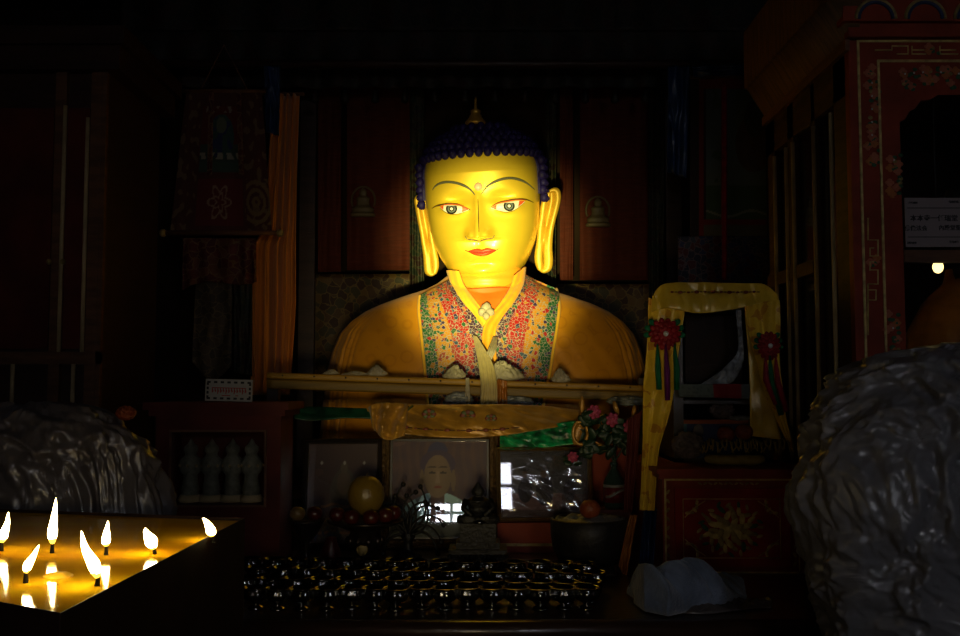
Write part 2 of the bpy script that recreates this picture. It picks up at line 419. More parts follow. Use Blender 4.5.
# wall behind the photographer with the two daylight windows that mirror in the glass of the pictures
WIN = [(-.70, -.18, 2.05, 2.30), (.95, 1.55, 1.84, 2.36)]
wf = MB(); xs = [-2.5]; 
for a, b, z0, z1 in WIN: xs += [a, b]
xs.append(2.5)
for i in range(0, len(xs), 2): wf.box((xs[i], -3.2, 0), (xs[i+1], -3.0, 3.3))
for a, b, z0, z1 in WIN:
    wf.box((a, -3.2, 0), (b, -3.0, z0)); wf.box((a, -3.2, z1), (b, -3.0, 3.3))
struct('wall_front', wf, 'wall_dark')
for i, (a, b, z0, z1) in enumerate(WIN):
    r = thing('window_%d' % (i+1), None, None, ((a+b)/2, -3.05, z0)); r['kind'] = 'structure'
    MB().box((a, -3.10, z0), (b, -3.09, z1)).build('pane', 'daylight', r)
    f = MB(); 
    for x in (a, b-.04): f.box((x, -3.08, z0), (x+.04, -3.02, z1))
    for z in (z0, z1-.04): f.box((a, -3.08, z), (b, -3.02, z+.04))
    nx = 3; nz = 2 if z1-z0 < .8 else 4
    for k in range(1, nx): f.box((a+(b-a)*k/nx-.015, -3.07, z0), (a+(b-a)*k/nx+.015, -3.03, z1))
    for k in range(1, nz): f.box((a, -3.07, z0+(z1-z0)*k/nz-.015), (b, -3.03, z0+(z1-z0)*k/nz+.015))
    f.build('window_frame', 'window_wood', r)

TZ = .99     # top of the long altar table
t = thing('altar_table', 'long dark varnished altar table carrying the rows of offering lamps', 'table', (0, 2.7, 0))
MB().box((-1.0, 2.22, TZ-.03), (.96, 3.36, TZ)).build('table_top', 'wood_table', t)
e = MB(); e.tube([(-1.0, 2.215, TZ-.02), (0, 2.2, TZ-.02), (.96, 2.215, TZ-.02)], .022, n=12); e.build('table_edge', 'wood_table', t)
MB().box((-.97, 2.26, .0), (.94, 3.34, TZ-.03)).build('table_body', 'wood_dark', t)
# back platform the statue sits on, with a red step in front of it
pl = MB().box((-.92, 3.38, 0), (.92, 4.36, 1.12)); single('statue_platform', pl, 'wood_dark', 'dark wooden platform under the golden statue behind the pictures', 'platform')
rs = MB().box((-.55, 3.24, TZ), (.485, 3.37, TZ+.05)); rs.box((-.55, 3.30, TZ+.05), (.485, 3.37, 1.30)); single('picture_ledge', rs, 'lacquer_maroon', 'dark red wooden ledge on the table behind the framed pictures', 'ledge')

# ------------------------------------------------------------------ STATUE
st = thing('buddha_statue', 'large golden seated statue with blue hair lit by a yellow beam', 'statue', (0, 3.9, 1.12))
K = 3.9/1000
O = at(484, 216, 3.9)
RT = Matrix.Rotation(math.radians(-7), 4, 'Z')  # turned slightly to the viewer's left
RL = Matrix.Rotation(math.radians(-2.3), 4, 'Y')
RX = Matrix.Rotation(math.radians(7), 4, 'X')   # head bowed a little
MX = Matrix.Translation(O) @ RL @ RT @ RX @ Matrix.Scale(K, 4)
MXI = MX.inverted()
WT = [(-71, .5), (-70.3, 12), (-68.5, 20), (-65, 26), (-59, 32.5), (-51, 39), (-41, 45), (-28, 50.5), (-13, 54.3), (2, 56.3), (20, 57.5), (45, 57), (58, 54.5), (66, 48), (72, 40), (76.5, 29), (80, 14), (81, .5)]
DT = [(-71, 10), (-70.3, 22), (-68, 32), (-64, 40), (-56, 47), (-44, 51), (-20, 54), (10, 56), (40, 55), (58, 50), (68, 41), (76.5, 26), (81, .5)]
BT = [(-71, 1), (-58, 10), (-40, 25), (-10, 48), (30, 60), (58, 54), (72, 34), (81, .5)]
NE = 2.35
def base_y(x, z):
    w_ = ipl(WT, z); d = ipl(DT, z); q = min(abs(x)/w_, .999)
    return -d*(1-q**NE)**(1/NE)
NZB = -22.0; NZT = 30.0; NX = 0.0
EYE = {}
def relief(x, z):
    h = 0
    # nose: ridge deepening downwards, wings, sharp underside
    if z < NZT + 4:
        k = min(max((NZT - z)/(NZT-NZB), 0), 1)
        a = 1.5 + 20*k**1.2; wn = 2.6 + 6.6*k**1.3
        cut = sstep(NZB-2.6, NZB+1.2, z)
        h += (a*math.exp(-(abs(x-NX)/wn)**1.25) + 8.0*k**3*math.exp(-((abs(x-NX)-8.5)/4.2)**2 - ((z-NZB-5)/5.5)**2))*cut*sstep(NZT+4, NZT-6, z)
    for e_ in (-1, 1):
        ex, ez = EYE.get(e_, (e_*27, 2))
        h += -6.0*math.exp(-((x-ex*.80)/12)**2 - ((z-ez-9)/6.0)**2)
        h += -2.0*math.exp(-((x-ex*.8)/16)**2 - ((z-ez+8)/6)**2)
        h += 3.0*math.exp(-((x-ex)/12.5)**4 - ((z-ez-.5)/6)**2)
        h += 2.2*math.exp(-((x-e_*24)/13)**2 - ((z+30)/12)**2)
    h += 2.8*math.exp(-(x/15)**4 - ((z+39)/6)**2) - 2.2*math.exp(-(x/12)**2 - ((z+47)/3.2)**2)
    h += 4.0*math.exp(-(x/15)**2 - ((z+56)/6)**2)
    h -= 1.2*math.exp(-(x/3)**2 - ((z+29)/4)**2)
    return h
def face_y(x, z): return base_y(x, z) - relief(x, z)
def L(px, py, fy=None):
    """photo point -> local x,z on the face"""
    fy = fy or base_y
    d = ray(px, py); o = Vector((0, 0, CAMZ)); s = 3.68/d.y
    for _ in range(12):
        p = MXI @ (o + d*s)
        ty = fy(max(-55, min(55, p.x)), max(-70, min(90, p.z)))
        s += (ty - p.y)*K
    p = MXI @ (o + d*s); return p.x, p.z
EYE[-1] = L(452.5, 209.5); EYE[1] = L(509.5, 206.5)
NX = L(478.8, 220)[0]; NZT = L(478, 190)[1]; NZB = L(480, 238.5)[1]
def W(x, y, z): return MX @ Vector((x, y, z))
def head_pt(u, v):
    # v: bottom..top, u: around
    vv = .5 - .5*math.cos(PI*(.02+.96*v)) ; z = -71 + 152*(.3*vv + .7*v)
    w_ = ipl(WT, z); th = 2*PI*u; c, s_ = math.cos(th), math.sin(th)
    e_ = 2/NE
    x = w_*math.copysign(abs(c)**e_, c)
    if s_ >= 0:
        y = -ipl(DT, z)*abs(s_)**e_ - relief(x, z)*min(1, s_*2.5)
    else: y = ipl(BT, z)*abs(s_)**.95
    return W(x, y, z)
h = MB(); V = h.grid(head_pt, 260, 220, cu=True)
h.face([r[0] for r in V][::-1]); h.face([r[-1] for r in V])
head = h.build('head', 'gold_paint', st)
# facial paint -------------------------------------------------
def fpt(px, py, off=.35):
    x, z = L(px, py, face_y); return W(x, face_y(x, z)-off, z)
def patch(up, lo, nu=28, nv=8, off=.5, bulge=0, m=0, mb=None):
    mb = mb or MB()
    A = [Vector((*L(*p, face_y), 0)) for p in up]; B = [Vector((*L(*p, face_y), 0)) for p in lo]
    def f(u, v):
        p = catmull(A, u)*(1-v) + catmull(B, u)*v
        return W(p.x, face_y(p.x, p.y) - off - bulge*math.sin(PI*u)*math.sin(PI*v), p.y)
    mb.grid(f, nu, nv, m); return mb
def line(pts, r, mb=None, m=0, n=30, off=.3):
    mb = mb or MB(); A = [Vector((*L(*p, face_y), 0)) for p in pts]; P = []; R = []
    for i in range(n+1):
        p = catmull(A, i/n); P.append(W(p.x, face_y(p.x, p.y)-off, p.y)); R.append(K*ipl(r, i/n))
    mb.tube(P, R, m, 6, flat=.5); return mb
EB = {-1: [(432.5, 190), (437.2, 184.7), (446.7, 182.0), (458.8, 183.6), (469.2, 188.6), (475, 195)],
      1: [(481.5, 194), (488.2, 185.6), (500.3, 179.6), (512.5, 178.2), (524.6, 181.8), (534.5, 189.5)]}
for s_ in (-1, 1): line(EB[s_], [(0, .3), (.3, 1.3), (.7, 1.35), (1, .35)]).build('eyebrow', 'brow_grey', st)
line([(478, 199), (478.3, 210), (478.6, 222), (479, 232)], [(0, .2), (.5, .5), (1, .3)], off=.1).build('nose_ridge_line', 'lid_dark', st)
UP = {-1: [(440, 207.0), (445, 205.3), (452, 205.0), (460, 206.2), (469.3, 209.4)], 1: [(490.8, 207.8), (498.6, 204.0), (507.3, 202.2), (517.6, 200.8), (525.0, 201.3)]}
LO = {-1: [(440, 207.4), (444.5, 211.2), (451, 213.8), (460, 213.2), (469.3, 209.8)], 1: [(490.8, 208.2), (498.6, 210.4), (507.3, 211.8), (516, 209.0), (525.0, 201.8)]}
IR = {-1: (451.8, 208.9), 1: (509.3, 206.0)}
TAIL = {-1: [(432, 208.5), (436, 206.2), (441, 205.0), (452, 203.8), (461, 205.4), (470.5, 210)], 1: [(489.5, 208), (498.6, 202.8), (507.3, 200.9), (517.6, 199.4), (526, 199.5), (533.5, 202.5)]}
TAILR = {-1: [(440, 206.2), (446, 204.6), (453, 204.2), (461, 205.4), (469, 208.8)], 1: [(491, 207), (498.6, 203.2), (507.3, 201.4), (517.6, 200.0), (526, 200.3)]}
def lerp2(a, b, t): return (a[0]+(b[0]-a[0])*t, a[1]+(b[1]-a[1])*t)
for s_ in (-1, 1):
    ey = patch(UP[s_], LO[s_], 30, 8, .5, .9).build('eye', 'eye_white', st)
    cx, cy = IR[s_]
    ir = multi('iris_black', 'iris_grey', 'eye_white')
    def disc(r0, r1, m, off):
        def f(u, v):
            a = 2*PI*u; r = r0 + (r1-r0)*v
            x, y = cx + r*math.cos(a), cy + r*math.sin(a)*.95
            ymin = cy-3.0; y = max(y, ymin)
            lx, lz = L(x, y, face_y); return W(lx, face_y(lx, lz)-off, lz)
        ir.grid(f, 28, 2, m, cu=True)
    disc(3.9, 5.7, 0, 1.55); disc(2.6, 3.95, 1, 1.55); disc(1.5, 2.65, 0, 1.57); disc(0.01, 1.55, 2, 1.57)
    ir.build('iris', None, ey)
    cr = MB()
    for end in (0, 4):
        sgn = 1 if end == 0 else -1
        p = UP[s_][end]; q1 = UP[s_][end+sgn]; q2 = LO[s_][end+sgn]
        t_ = .75
        patch([p, lerp2(p, q1, t_*.5), lerp2(p, q1, t_)], [p, lerp2(p, q2, t_*.5), lerp2(p, q2, t_)], 6, 4, 1.15, 0, 0, cr)
    cr.build('eye_corner', 'eye_red', ey)
    line(TAIL[s_], [(0, .25), (.35, .95), (.7, .85), (1, .3)], off=1.0).build('eyelid_line', 'lid_dark', ey)
    line(TAILR[s_], [(0, .2), (.5, .42), (1, .3)], off=1.2).build('eyelid_rim', 'eye_red', ey)
    line([(a[0], a[1]+.5) for a in LO[s_]], [(0, .1), (.5, .3), (1, .1)], off=1.0).build('lower_lid_line', 'lid_dark', ey)
lp = multi('lip_red', 'lip_dark')
patch([(467.5, 251.3), (474, 249.0), (478.5, 248.4), (482.2, 249.5), (486, 248.0), (491, 248.2), (497.5, 249.8)], [(467.5, 251.5), (474, 252.2), (482.2, 252.6), (491, 251.4), (497.5, 250)], 36, 6, .4, 1.2, 0, lp)
patch([(468.5, 251.6), (474, 252.0), (482.2, 252.4), (491, 251.2), (496.5, 250.2)], [(468.5, 251.8), (474, 255.0), (482.5, 256.4), (490.5, 254.2), (496.5, 250.5)], 36, 6, .4, 2.2, 0, lp)
line([(465.2, 250.2), (469, 251.6), (475, 252.0), (482.2, 252.6), (490, 251.3), (496, 250.2), (499.8, 248.0)], [(0, .25), (.2, .4), (.5, .4), (.8, .4), (1, .25)], lp, 1, 36, .9)
lp.build('lips', None, st)
ux, uz = L(478.4, 186.6)
u_ = MB(); u_.ball(W(ux, base_y(ux, uz)-1, uz), 4.0*K, sc=(1, .6, 1), n=18); u_.build('forehead_jewel', 'urna', st)
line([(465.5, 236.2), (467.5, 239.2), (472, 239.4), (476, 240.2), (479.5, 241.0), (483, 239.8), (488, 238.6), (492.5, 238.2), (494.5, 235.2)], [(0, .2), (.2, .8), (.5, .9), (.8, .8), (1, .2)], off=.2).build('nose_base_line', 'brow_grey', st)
# ears ----------------------------------------------------------
def ear(s_, pts_out, pts_in, rot):
    A = [Vector((p[0], 0, p[1])) for p in pts_out]; B = [Vector((p[0], 0, p[1])) for p in pts_in]
    mb = MB()
    def base(u): return catmull(A, u), catmull(B, u)
    def f(u, v):
        a, b = base(u); p = a*(1-v) + b*v
        rim = math.exp(-((v-.14)/.16)**2) + .9*math.exp(-((v-.88)/.16)**2)
        lower = sstep(.45, .62, u)
        cup = math.exp(-((v-.50)/.20)**2)*sstep(.03, .15, u)*(1-lower)
        anti = math.exp(-((v-.42-.2*u)/.07)**2)*sstep(.06, .14, u)*(1-sstep(.35, .5, u))
        slit = math.exp(-((v-.54)/.09)**4)*sstep(.58, .62, u)*sstep(.92, .88, u)
        y = -3.2*rim*(1-.5*lower) - 2.0*lower*math.sin(PI*v) + 3.4*cup - 4.6*anti + 10.0*slit
        return MX @ (Matrix.Translation((0, 4, 0)) @ Vector((p.x, y-2 - 6*(1-v)*0, p.z)))
    mb.grid(f, 70, 26); mb.bm.faces.ensure_lookup_table()
    cut = [mb.bm.faces[i*26+j] for i in range(70) for j in range(26) if .63 < i/70 < .88 and .46 < j/26 < .60]
    bmesh.ops.delete(mb.bm, geom=cut, context='FACES')
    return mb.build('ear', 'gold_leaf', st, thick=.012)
def LE(px, py):   # photo point on the plane of the ears
    d = ray(px, py); o = Vector((0, 0, CAMZ)); s_ = 3.9/d.y
    for _ in range(6):
        p = MXI @ (o+d*s_); s_ += (0 - p.y)*K
    return p.x, p.z
def zz(x, y): return LE(400+x/3.178, 90+y/3.178)
outL = [(58, 336), (49, 348), (52, 375), (58, 410), (66, 450), (72, 490), (77, 530), (79, 560), (82, 580), (96, 588), (108, 584)]
inL = [(62, 342), (78, 352), (92, 372), (96, 400), (100, 440), (106, 480), (114, 510), (120, 540), (120, 562), (114, 578), (110, 583)]
outR = [(476, 322), (490, 314), (504, 318), (509, 340), (502, 375), (492, 410), (484, 450), (481, 500), (483, 540), (478, 568), (460, 578), (446, 572)]
inR = [(474, 326), (468, 340), (455, 352), (449, 372), (446, 400), (441, 440), (437, 480), (432, 510), (430, 535), (434, 555), (440, 567), (444, 571)]
ear(-1, [zz(*p) for p in outL], [zz(*p) for p in inL], 0)
ear(1, [zz(*p) for p in outR], [zz(*p) for p in inR], 0)
# hair: cap over the skull set with rows of snail curls -----------------
hr = MB()
HZ = lambda x: 57.5 - 3.5*(abs(x)/52)**6
HB, HH, HW_, HD_ = 24.0, 61.0, 63.0, 60.0
def prof(z): return max(0, 1-(max(0, z-HB)/HH)**3.0)**(1/2.4)
def capg(u, v):
    z = 18 + (HB+HH-18)*math.sin(v*PI/2); th = 2*PI*u; k = prof(z)*.97
    x = HW_*k*math.cos(th); y = HD_*k*math.sin(th)
    if y < 0 and z < HZ(x)+1 and abs(x) < 58: y = max(y, -12)   # stays behind the face below the hairline
    return W(x, y, z)
hr.grid(capg, 60, 24, cu=True)
def curl(x, y, z, r=4.4):
    c = W(x, y, z); n = (c-W(0, 0, 40)).normalized()
    hr.ball(c, r*K, n=10, sc=(.95, .95, 1.15)); hr.ball(c + n*r*K*.6, r*K*.55, n=6)
z = 58.5; j = 0
while z < HB+HH-.5:
    k_ = prof(z); n_ = max(3, int(2*PI*HW_*k_/8.6))
    for k in range(n_):
        a = 2*PI*(k+.5*(j % 2))/n_; curl(HW_*k_*math.cos(a), HD_*k_*math.sin(a), z)
    j += 1; z += max(1.2, 7.4*(1-.86*((z-58.5)/(HB+HH-58.5))**1.2))
for rr in (26, 17.5, 9):
    for k in range(int(2*PI*rr/8.6)):
        a = 2*PI*k/int(2*PI*rr/8.6); curl(rr*math.cos(a), rr*math.sin(a), HB+HH+.8)
for j in range(1, 7):       # sides and back below the hairline, down to the ears
    z = 59 - j*7.4
    for k in range(46):
        a = 2*PI*(k+.5*(j % 2))/46; x, y = 62.5*math.cos(a), 59*math.sin(a)
        if y > -14 and z > 14: curl(x, y, z)
hr.build('hair', 'hair_blue', st)
fx, fz = L(481.5, 113, lambda x, z: 6)
fn = MB(); fb = W(-2, -14, 89)
fn.lathe([(11*K, 0), (10.5*K, 3*K), (8*K, 6*K), (6*K, 9*K), (6*K, 10*K), (4.5*K, 11*K), (5*K, 13*K), (5*K, 15*K), (1.6*K, 17*K), (1.3*K, 22*K), (1.3*K, 26*K), (.3*K, 29*K)], fb, 20)
fn.build('hair_ornament', 'finial_gold', st)
# neck -------------------------------------------------------------
nk = MB(); nb = at(486, 330, 3.9)
def neckf(u, v):
    z = at(486, 262 + 75*v, 3.9).z; th = 2*PI*u
    r = (.135 + .012*v) + .006*math.cos(v*PI*7)**2 + .05*sstep(.6, 1, v)
    return Vector((nb.x + r*1.0*math.cos(th), 3.88 + r*.95*math.sin(th) , z))
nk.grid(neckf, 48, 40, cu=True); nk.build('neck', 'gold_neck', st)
# torso robe ---------------------------------------------------------
CXT = at(487, 350, 3.9).x
TWp = [(276, 40), (284, 50), (290, 62), (297, 84), (304, 104), (312, 122), (322, 136), (334, 147), (350, 154), (370, 159), (395, 163), (430, 166), (500, 175), (560, 200)]
TDp = [(276, 20), (284, 30), (290, 36), (297, 44), (304, 50), (312, 55), (322, 60), (334, 65), (350, 68), (370, 70), (395, 72), (430, 74), (500, 85), (560, 100)]
def pz(py): return at(480, py, 3.9).z
TW = sorted((pz(a), b*K) for a, b in TWp); TD = sorted((pz(a), b*K) for a, b in TDp)
def torso_y(x, z):
    w_ = ipl(TW, z); d = ipl(TD, z); q = min(abs(x-CXT)/w_, .995)
    return 3.9 - d*(1-q**2.2)**(1/2.2)
rb = MB(); zt, zb = pz(276), 1.12
def robef(u, v):
    z = zt + (zb-zt)*v**1.25; th = 2*PI*u; w_ = ipl(TW, z); d = ipl(TD, z)
    c, s_ = math.cos(th), math.sin(th); x = w_*math.copysign(abs(c)**(2/2.2), c)
    y = -d*math.copysign(abs(s_)**(2/2.2), s_)
    # hanging pleats over the upper arms
    q = abs(x)/w_; pl_ = sstep(.80, .93, q)*sstep(pz(312), pz(345), z)
    k = 1 - pl_*.05*(1 + math.sin(th*80 + 1.5*noise.noise(Vector((x*6, 0, z*2)))))
    fo = .006*noise.noise(Vector((x*5, z*9, 2)))*sstep(.2, .5, q) + .004*noise.noise(Vector((x*20+z*14, z*5, 4)))
    return Vector((CXT + x*k, 3.9 + y*k + fo, z))
rb.grid(robef, 420, 120, cu=True); rb.build('robe', 'robe_silk', st)
# brocade lapels
def lap(pin, pout, stripes, name):
    mb = MB(); A = [onto(*p, torso_y) for p in pin]; B = [onto(*p, torso_y) for p in pout]
    def f(u, v):
        p = catmull(A, u)*(1-v) + catmull(B, u)*v
        return Vector((p.x, torso_y(p.x, p.z) - .012 - .004*noise.noise(Vector((p.x*16, 1, p.z*7))), p.z))
    def col(u, v):
        for t_, c in stripes:
            if v <= t_: return c
        return stripes[-1][1]
    mb.grid(f, 70, 44, col=col); mb.build(name, 'robe_brocade', st, thick=.008)
GR, YE, RE, PU = (.012, .10, .035), (.48, .21, .010), (.34, .010, .010), (.05, .016, .045)
lap([(452, 279), (464, 296), (476, 313), (484, 330), (487, 352), (488, 380), (488, 424)], [(420, 296), (419, 310), (421, 330), (423, 350), (425, 370), (427, 395), (430, 424)],
    [(.22, PU), (.52, RE), (.78, YE), (1, GR)], 'robe_lapel')
lap([(524, 275), (514, 292), (504, 306), (496, 320), (494, 345), (493, 380), (492, 424)], [(556, 289), (559, 305), (557, 325), (553, 350), (550, 370), (545, 395), (540, 424)],
    [(.22, PU), (.5, RE), (.75, YE), (1, GR)], 'robe_lapel')
# folded yellow scarf collar and the orange shirt below the neck
def coly(x, z):
    n_ = 3.88 - math.sqrt(max(0, .155**2 - min(abs(x-nb.x), .15)**2))
    return min(torso_y(x, z), n_) if z > pz(318) else torso_y(x, z)
def strip(l, r, name, m, off, parent=st, th=.008, wr=.004, n=50):
    mb = MB(); A = [onto(*p, coly) for p in l]; B = [onto(*p, coly) for p in r]
    def f(u, v):
        p = catmull(A, u)*(1-v) + catmull(B, u)*v
        return Vector((p.x, coly(p.x, p.z) - off - wr*(math.sin(v*9+u*5)) - .008*math.sin(PI*v), p.z))
    mb.grid(f, n, 12); return mb.build(name, m, parent, thick=th)
strip([(462, 290), (470, 302), (478, 314), (483, 326)], [(512, 288), (504, 302), (496, 314), (486, 326)], 'shirt', 'under_orange', .004)
strip([(447, 271), (452, 285), (462, 301), (474, 315), (483, 327)], [(459, 272), (463, 284), (471, 296), (480, 307), (489, 318)], 'collar_scarf', 'scarf_yellow', .02)
strip([(514, 277), (509, 291), (500, 304), (490, 316), (483, 330), (483, 350), (487, 378)], [(525, 268), (523, 284), (515, 300), (504, 315), (496, 330), (496, 350), (498, 378)], 'collar_scarf', 'scarf_orange', .034)
jw = MB()
for px, py, r in ((486, 309, 5), (482, 313, 4), (490, 313, 4), (486, 317, 3.5)): jw.ball(onto(px, py, coly) + Vector((0, -.05, 0)), r*K, n=10, sc=(1, .6, 1), wob=.3)
jw.build('collar_brooch', 'khata_pale', st)
def piping(pts):
    mb = MB(); P = [onto(*p, torso_y) + Vector((0, -.018, 0)) for p in pts]
    mb.tube([catmull(P, i/40) for i in range(41)], .006, 0, 6); mb.build('lapel_edge', 'scarf_yellow', st)
piping([(420, 296), (419, 310), (421, 330), (423, 350), (425, 370), (427, 395), (430, 424)]); piping([(556, 289), (559, 305), (557, 325), (553, 350), (550, 370), (545, 395), (540, 424)])

# ------------------------------------------------------------------ rail and the scarves tied to it
ra = at(268, 380.5, 3.44); rc = at(645, 393.5, 3.44); Rt = thing('altar_rail', 'yellow painted wooden rail running across in front of the statue', 'rail', ra)
def rail(z0, z1, y0, y1, name, m):
    mb = MB(); d = rc-ra; n = d.normalized()
    def f(u, v):
        a = 2*PI*v; p = ra + d*u
        ca, sa = math.cos(a), math.sin(a)
        return p + Vector((0, (y0+y1)/2 + (y1-y0)/2*math.copysign(abs(ca)**.4, ca), (z0+z1)/2 + (z1-z0)/2*math.copysign(abs(sa)**.4, sa)))
    V = mb.grid(f, 60, 20, cv=True); mb.face([v for v in V[0]]); mb.face([v for v in V[-1]])
    return mb.build(name, m, Rt)
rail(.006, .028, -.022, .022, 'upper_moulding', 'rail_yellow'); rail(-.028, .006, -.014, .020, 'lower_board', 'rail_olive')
nl = MB()
for k in range(12):
    p = ra + (rc-ra)*((k+.5)/12); nl.ball(p + Vector((0, -.022, .019)), .0035, n=6)
nl.build('nails', 'nail_dark', Rt)
for x_, nm in ((272, 0), (645, 1)):   # posts carrying the rail
    p = at(x_, 384, 3.46); single('rail_post', MB().box((p.x-.02, 3.445 if 0 else 3.47, 1.12), (p.x+.02, 3.51, p.z+.02)), 'wood_dark', ['dark post under the left end of the yellow rail', 'dark post under the right end of the yellow rail'][nm], 'post')
def onrail(px): 
    t_ = (px-268)/(645-268); return ra + (rc-ra)*t_
def knot(px, w_, h_, m, label, name='crumpled_scarf', y=0, dz=0, seed=0):
    c = onrail(px) + Vector((0, y, .028 + h_*.36 + dz)); mb = MB()
    def f(u, v):
        th = PI*(.002+.996*v); ph = 2*PI*u
        p = Vector((math.sin(th)*math.cos(ph), math.sin(th)*math.sin(ph), math.cos(th)))
        r = 1 + .34*crumple(Vector((p.x*1.6+seed*3.7, p.y, p.z*.5)), 2.6, 4) - .2; pk = 1-.55*max(p.z, 0)
        return c + Vector((p.x*w_*r*pk + .25*h_*max(p.z, 0)*math.sin(seed*2), p.y*.022*r*pk, p.z*h_*(r*1.15 if p.z > 0 else .4)))
    mb.grid(f, 70, 40, cu=True)
    return single(name, mb, m, label, 'scarf', 'crumpled white offering scarves on the rail')
knot(331, .022, .010, 'khata_pale', 'small white scarf scrap on the far left of the yellow rail', seed=1)
knot(356, .042, .008, 'khata_pale', 'flat pale scarf scrap on the rail before the left shoulder', seed=2)
knot(377, .028, .020, 'khata_pale', 'pointed crumpled white scarf on the rail, left of the green lapel stripe', seed=3)
knot(454, .032, .026, 'khata_pale', 'crumpled white scarf on the rail just left of the hanging ivory scarf', seed=4)
knot(503, .060, .036, 'khata_pale', 'large crumpled white scarf on the rail right of the hanging ivory scarf', seed=5)
knot(561, .026, .026, 'khata_pale', 'small white crumpled scarf on the rail below the right lapel edge', seed=6)
def hang(top, bot, Y0, Y1, name, m, label, cat, fold=.006, nf=5, thick=.003, group=None, nu=50, nv=40, sm=True):
    """cloth from an upper polyline (photo points) to a lower one"""
    A = [at(p[0], p[1], Y0) for p in top]; B = [at(p[0], p[1], Y1) for p in bot]; mb = MB()
    sd = random.random()*50
    between(mb, A, B, nu, nv, lambda u, v, p: fold*math.sin(2*PI*nf*u + 1.2*noise.noise(Vector((u*3, v*2, sd))))*(.4+.6*v) + fold*1.5*noise.noise(Vector((u*6, v*5, sd))), smooth=sm)
    return single(name, mb, m, label, cat, group, thick=thick)
# ivory khata tied at the chest, falling over the rail
A = [onto(473, 336, coly) + Vector((0, -.06, 0)), at(478, 362, 3.43), at(481, 385, 3.385), at(480, 405, 3.385)]
B = [onto(477, 337, coly) + Vector((0, -.06, 0)), at(492, 362, 3.43), at(497, 385, 3.385), at(497, 405, 3.385)]
mb = MB(); between(mb, A, B, 50, 22, lambda u, v, p: .006*math.sin(v*22 + u*3)*u + .004*noise.noise(p*20))
single('white_scarf', mb, 'khata_white', 'long ivory scarf falling over the rail at the centre of the chest', 'scarf', thick=.003)
A = [onto(493, 337, coly) + Vector((0, -.055, 0)), at(488, 350, 3.48), at(484, 362, 3.46)]; B = [onto(497, 338, coly) + Vector((0, -.055, 0)), at(496, 350, 3.48), at(489, 364, 3.46)]
mb = MB(); between(mb, A, B, 24, 10, lambda u, v, p: .004*math.sin(v*12)); single('scarf_end', mb, 'khata_pale', 'short pale scarf end tucked right of the ivory scarf knot', 'scarf', thick=.003)
A = [at(474, 334, 3.50), at(472, 352, 3.49), at(466, 376, 3.47)]; B = [at(481, 352, 3.50), at(480, 365, 3.48), at(478, 380, 3.47)]
hang([(466, 378), (469, 378)], [(465, 402), (470, 403)], 3.40, 3.385, 'thin_scarf', 'khata_pale', 'narrow white scarf tail hanging over the rail left of the ivory scarf', 'scarf', .002, 1)
hang([(498, 379), (507, 381)], [(495, 405), (507, 405)], 3.395, 3.385, 'orange_scarf', 'ribbon_orange', 'orange scarf end hanging over the rail beside the ivory scarf', 'scarf', .004, 2)
def rumple(cx_, cy_, Y, w_, h_, d_, m, name, label, cat, seed=0, n=80, amp=.30, fr=2.3, zbase=None, group=None):
    c = at(cx_, cy_, Y); mb = MB()
    def f(u, v):
        th = PI*(.002+.996*v); ph = 2*PI*u
        p = Vector((math.sin(th)*math.cos(ph), math.sin(th)*math.sin(ph), math.cos(th)))
        r = 1 + amp*crumple(p + Vector((seed, 0, 0)), fr, 4) - amp*.6
        q = c + Vector((p.x*w_*r, p.y*d_*r, p.z*h_*r))
        if zbase is not None: q.z = max(q.z, zbase)
        return q
    mb.grid(f, n, n//2, cu=True); return single(name, mb, m, label, cat, group)
rumple(459, 400, 3.40, .04, .022, .015, 'silk_plastic', 'plastic_scrap', 'grey plastic scrap below the rail, left of the ivory scarf', 'plastic', 11)
rumple(515, 402, 3.40, .05, .016, .015, 'silk_plastic', 'plastic_scrap', 'grey plastic scrap below the rail, right of the orange scarf', 'plastic', 12)
rumple(627, 401, 3.40, .055, .014, .02, 'silk_plastic', 'plastic_scrap', 'grey plastic scrap under the right end of the rail above the roses', 'plastic', 13)

# ------------------------------------------------------------------ framed pictures
def N2(u, v, s, k=0): return noise.noise(Vector((u*s, v*s, k)))
def clamp(c): return tuple(max(0.0, min(1, x)) for x in c)
def mixc(a, b, t): return tuple(x+(y-x)*t for x, y in zip(a, b))
def ell(u, v, cu, cv, a, b): return ((u-cu)/a)**2 + ((v-cv)/b)**2 < 1
def portrait(u, v):      # u right, v up
    c = mixc((.055, .03, .03), (.03, .02, .03), .5+.5*N2(u, v, 9)); c = mixc(c, (.07, .04, .03), .3*(math.sin(u*70+4*N2(u,v,3)) > .3))
    if abs(u-.48) < .42 and v < .47 - 1.1*abs(u-.48)**1.8: # shoulders
        c = (.20, .32, .36) if N2(u, v, 8, 3) > -.15 else (.05, .07, .085)
        if abs(u-.48) < .07: c = (.06, .035, .03)
    if ell(u, v, .48, .86, .10, .10): c = (.02, .02, .05)
    if ell(u, v, .48, .74, .175, .14) : c = (.03, .02, .04)
    if ell(u, v, .48, .62, .135, .21):
        c = mixc((.11, .075, .045), (.08, .055, .035), abs(u-.48)/.13)
        if v > .70: c = mixc(c, (.09, .06, .04), .5)
        for e_ in (-1, 1):
            if ell(u, v, .48+e_*.055, .655, .035, .012): c = (.02, .015, .015)
            if ell(u, v, .48+e_*.055, .71+.0*u, .045, .010): c = (.03, .02, .015)
        if abs(u-.48) < .012+.012*(v < .60) and .555 < v < .67: c = (.13, .09, .06)
        if ell(u, v, .48, .515, .04, .012): c = (.10, .025, .02)
    for e_ in (-1, 1):
        if ell(u, v, .48+e_*.155, .58, .022, .11): c = (.08, .055, .035)
    if v < .18: c = mixc((.045, .055, .05), (.03, .04, .04), .5+.5*N2(u, v, 12))
    return clamp(tuple(x*2.2 for x in c))
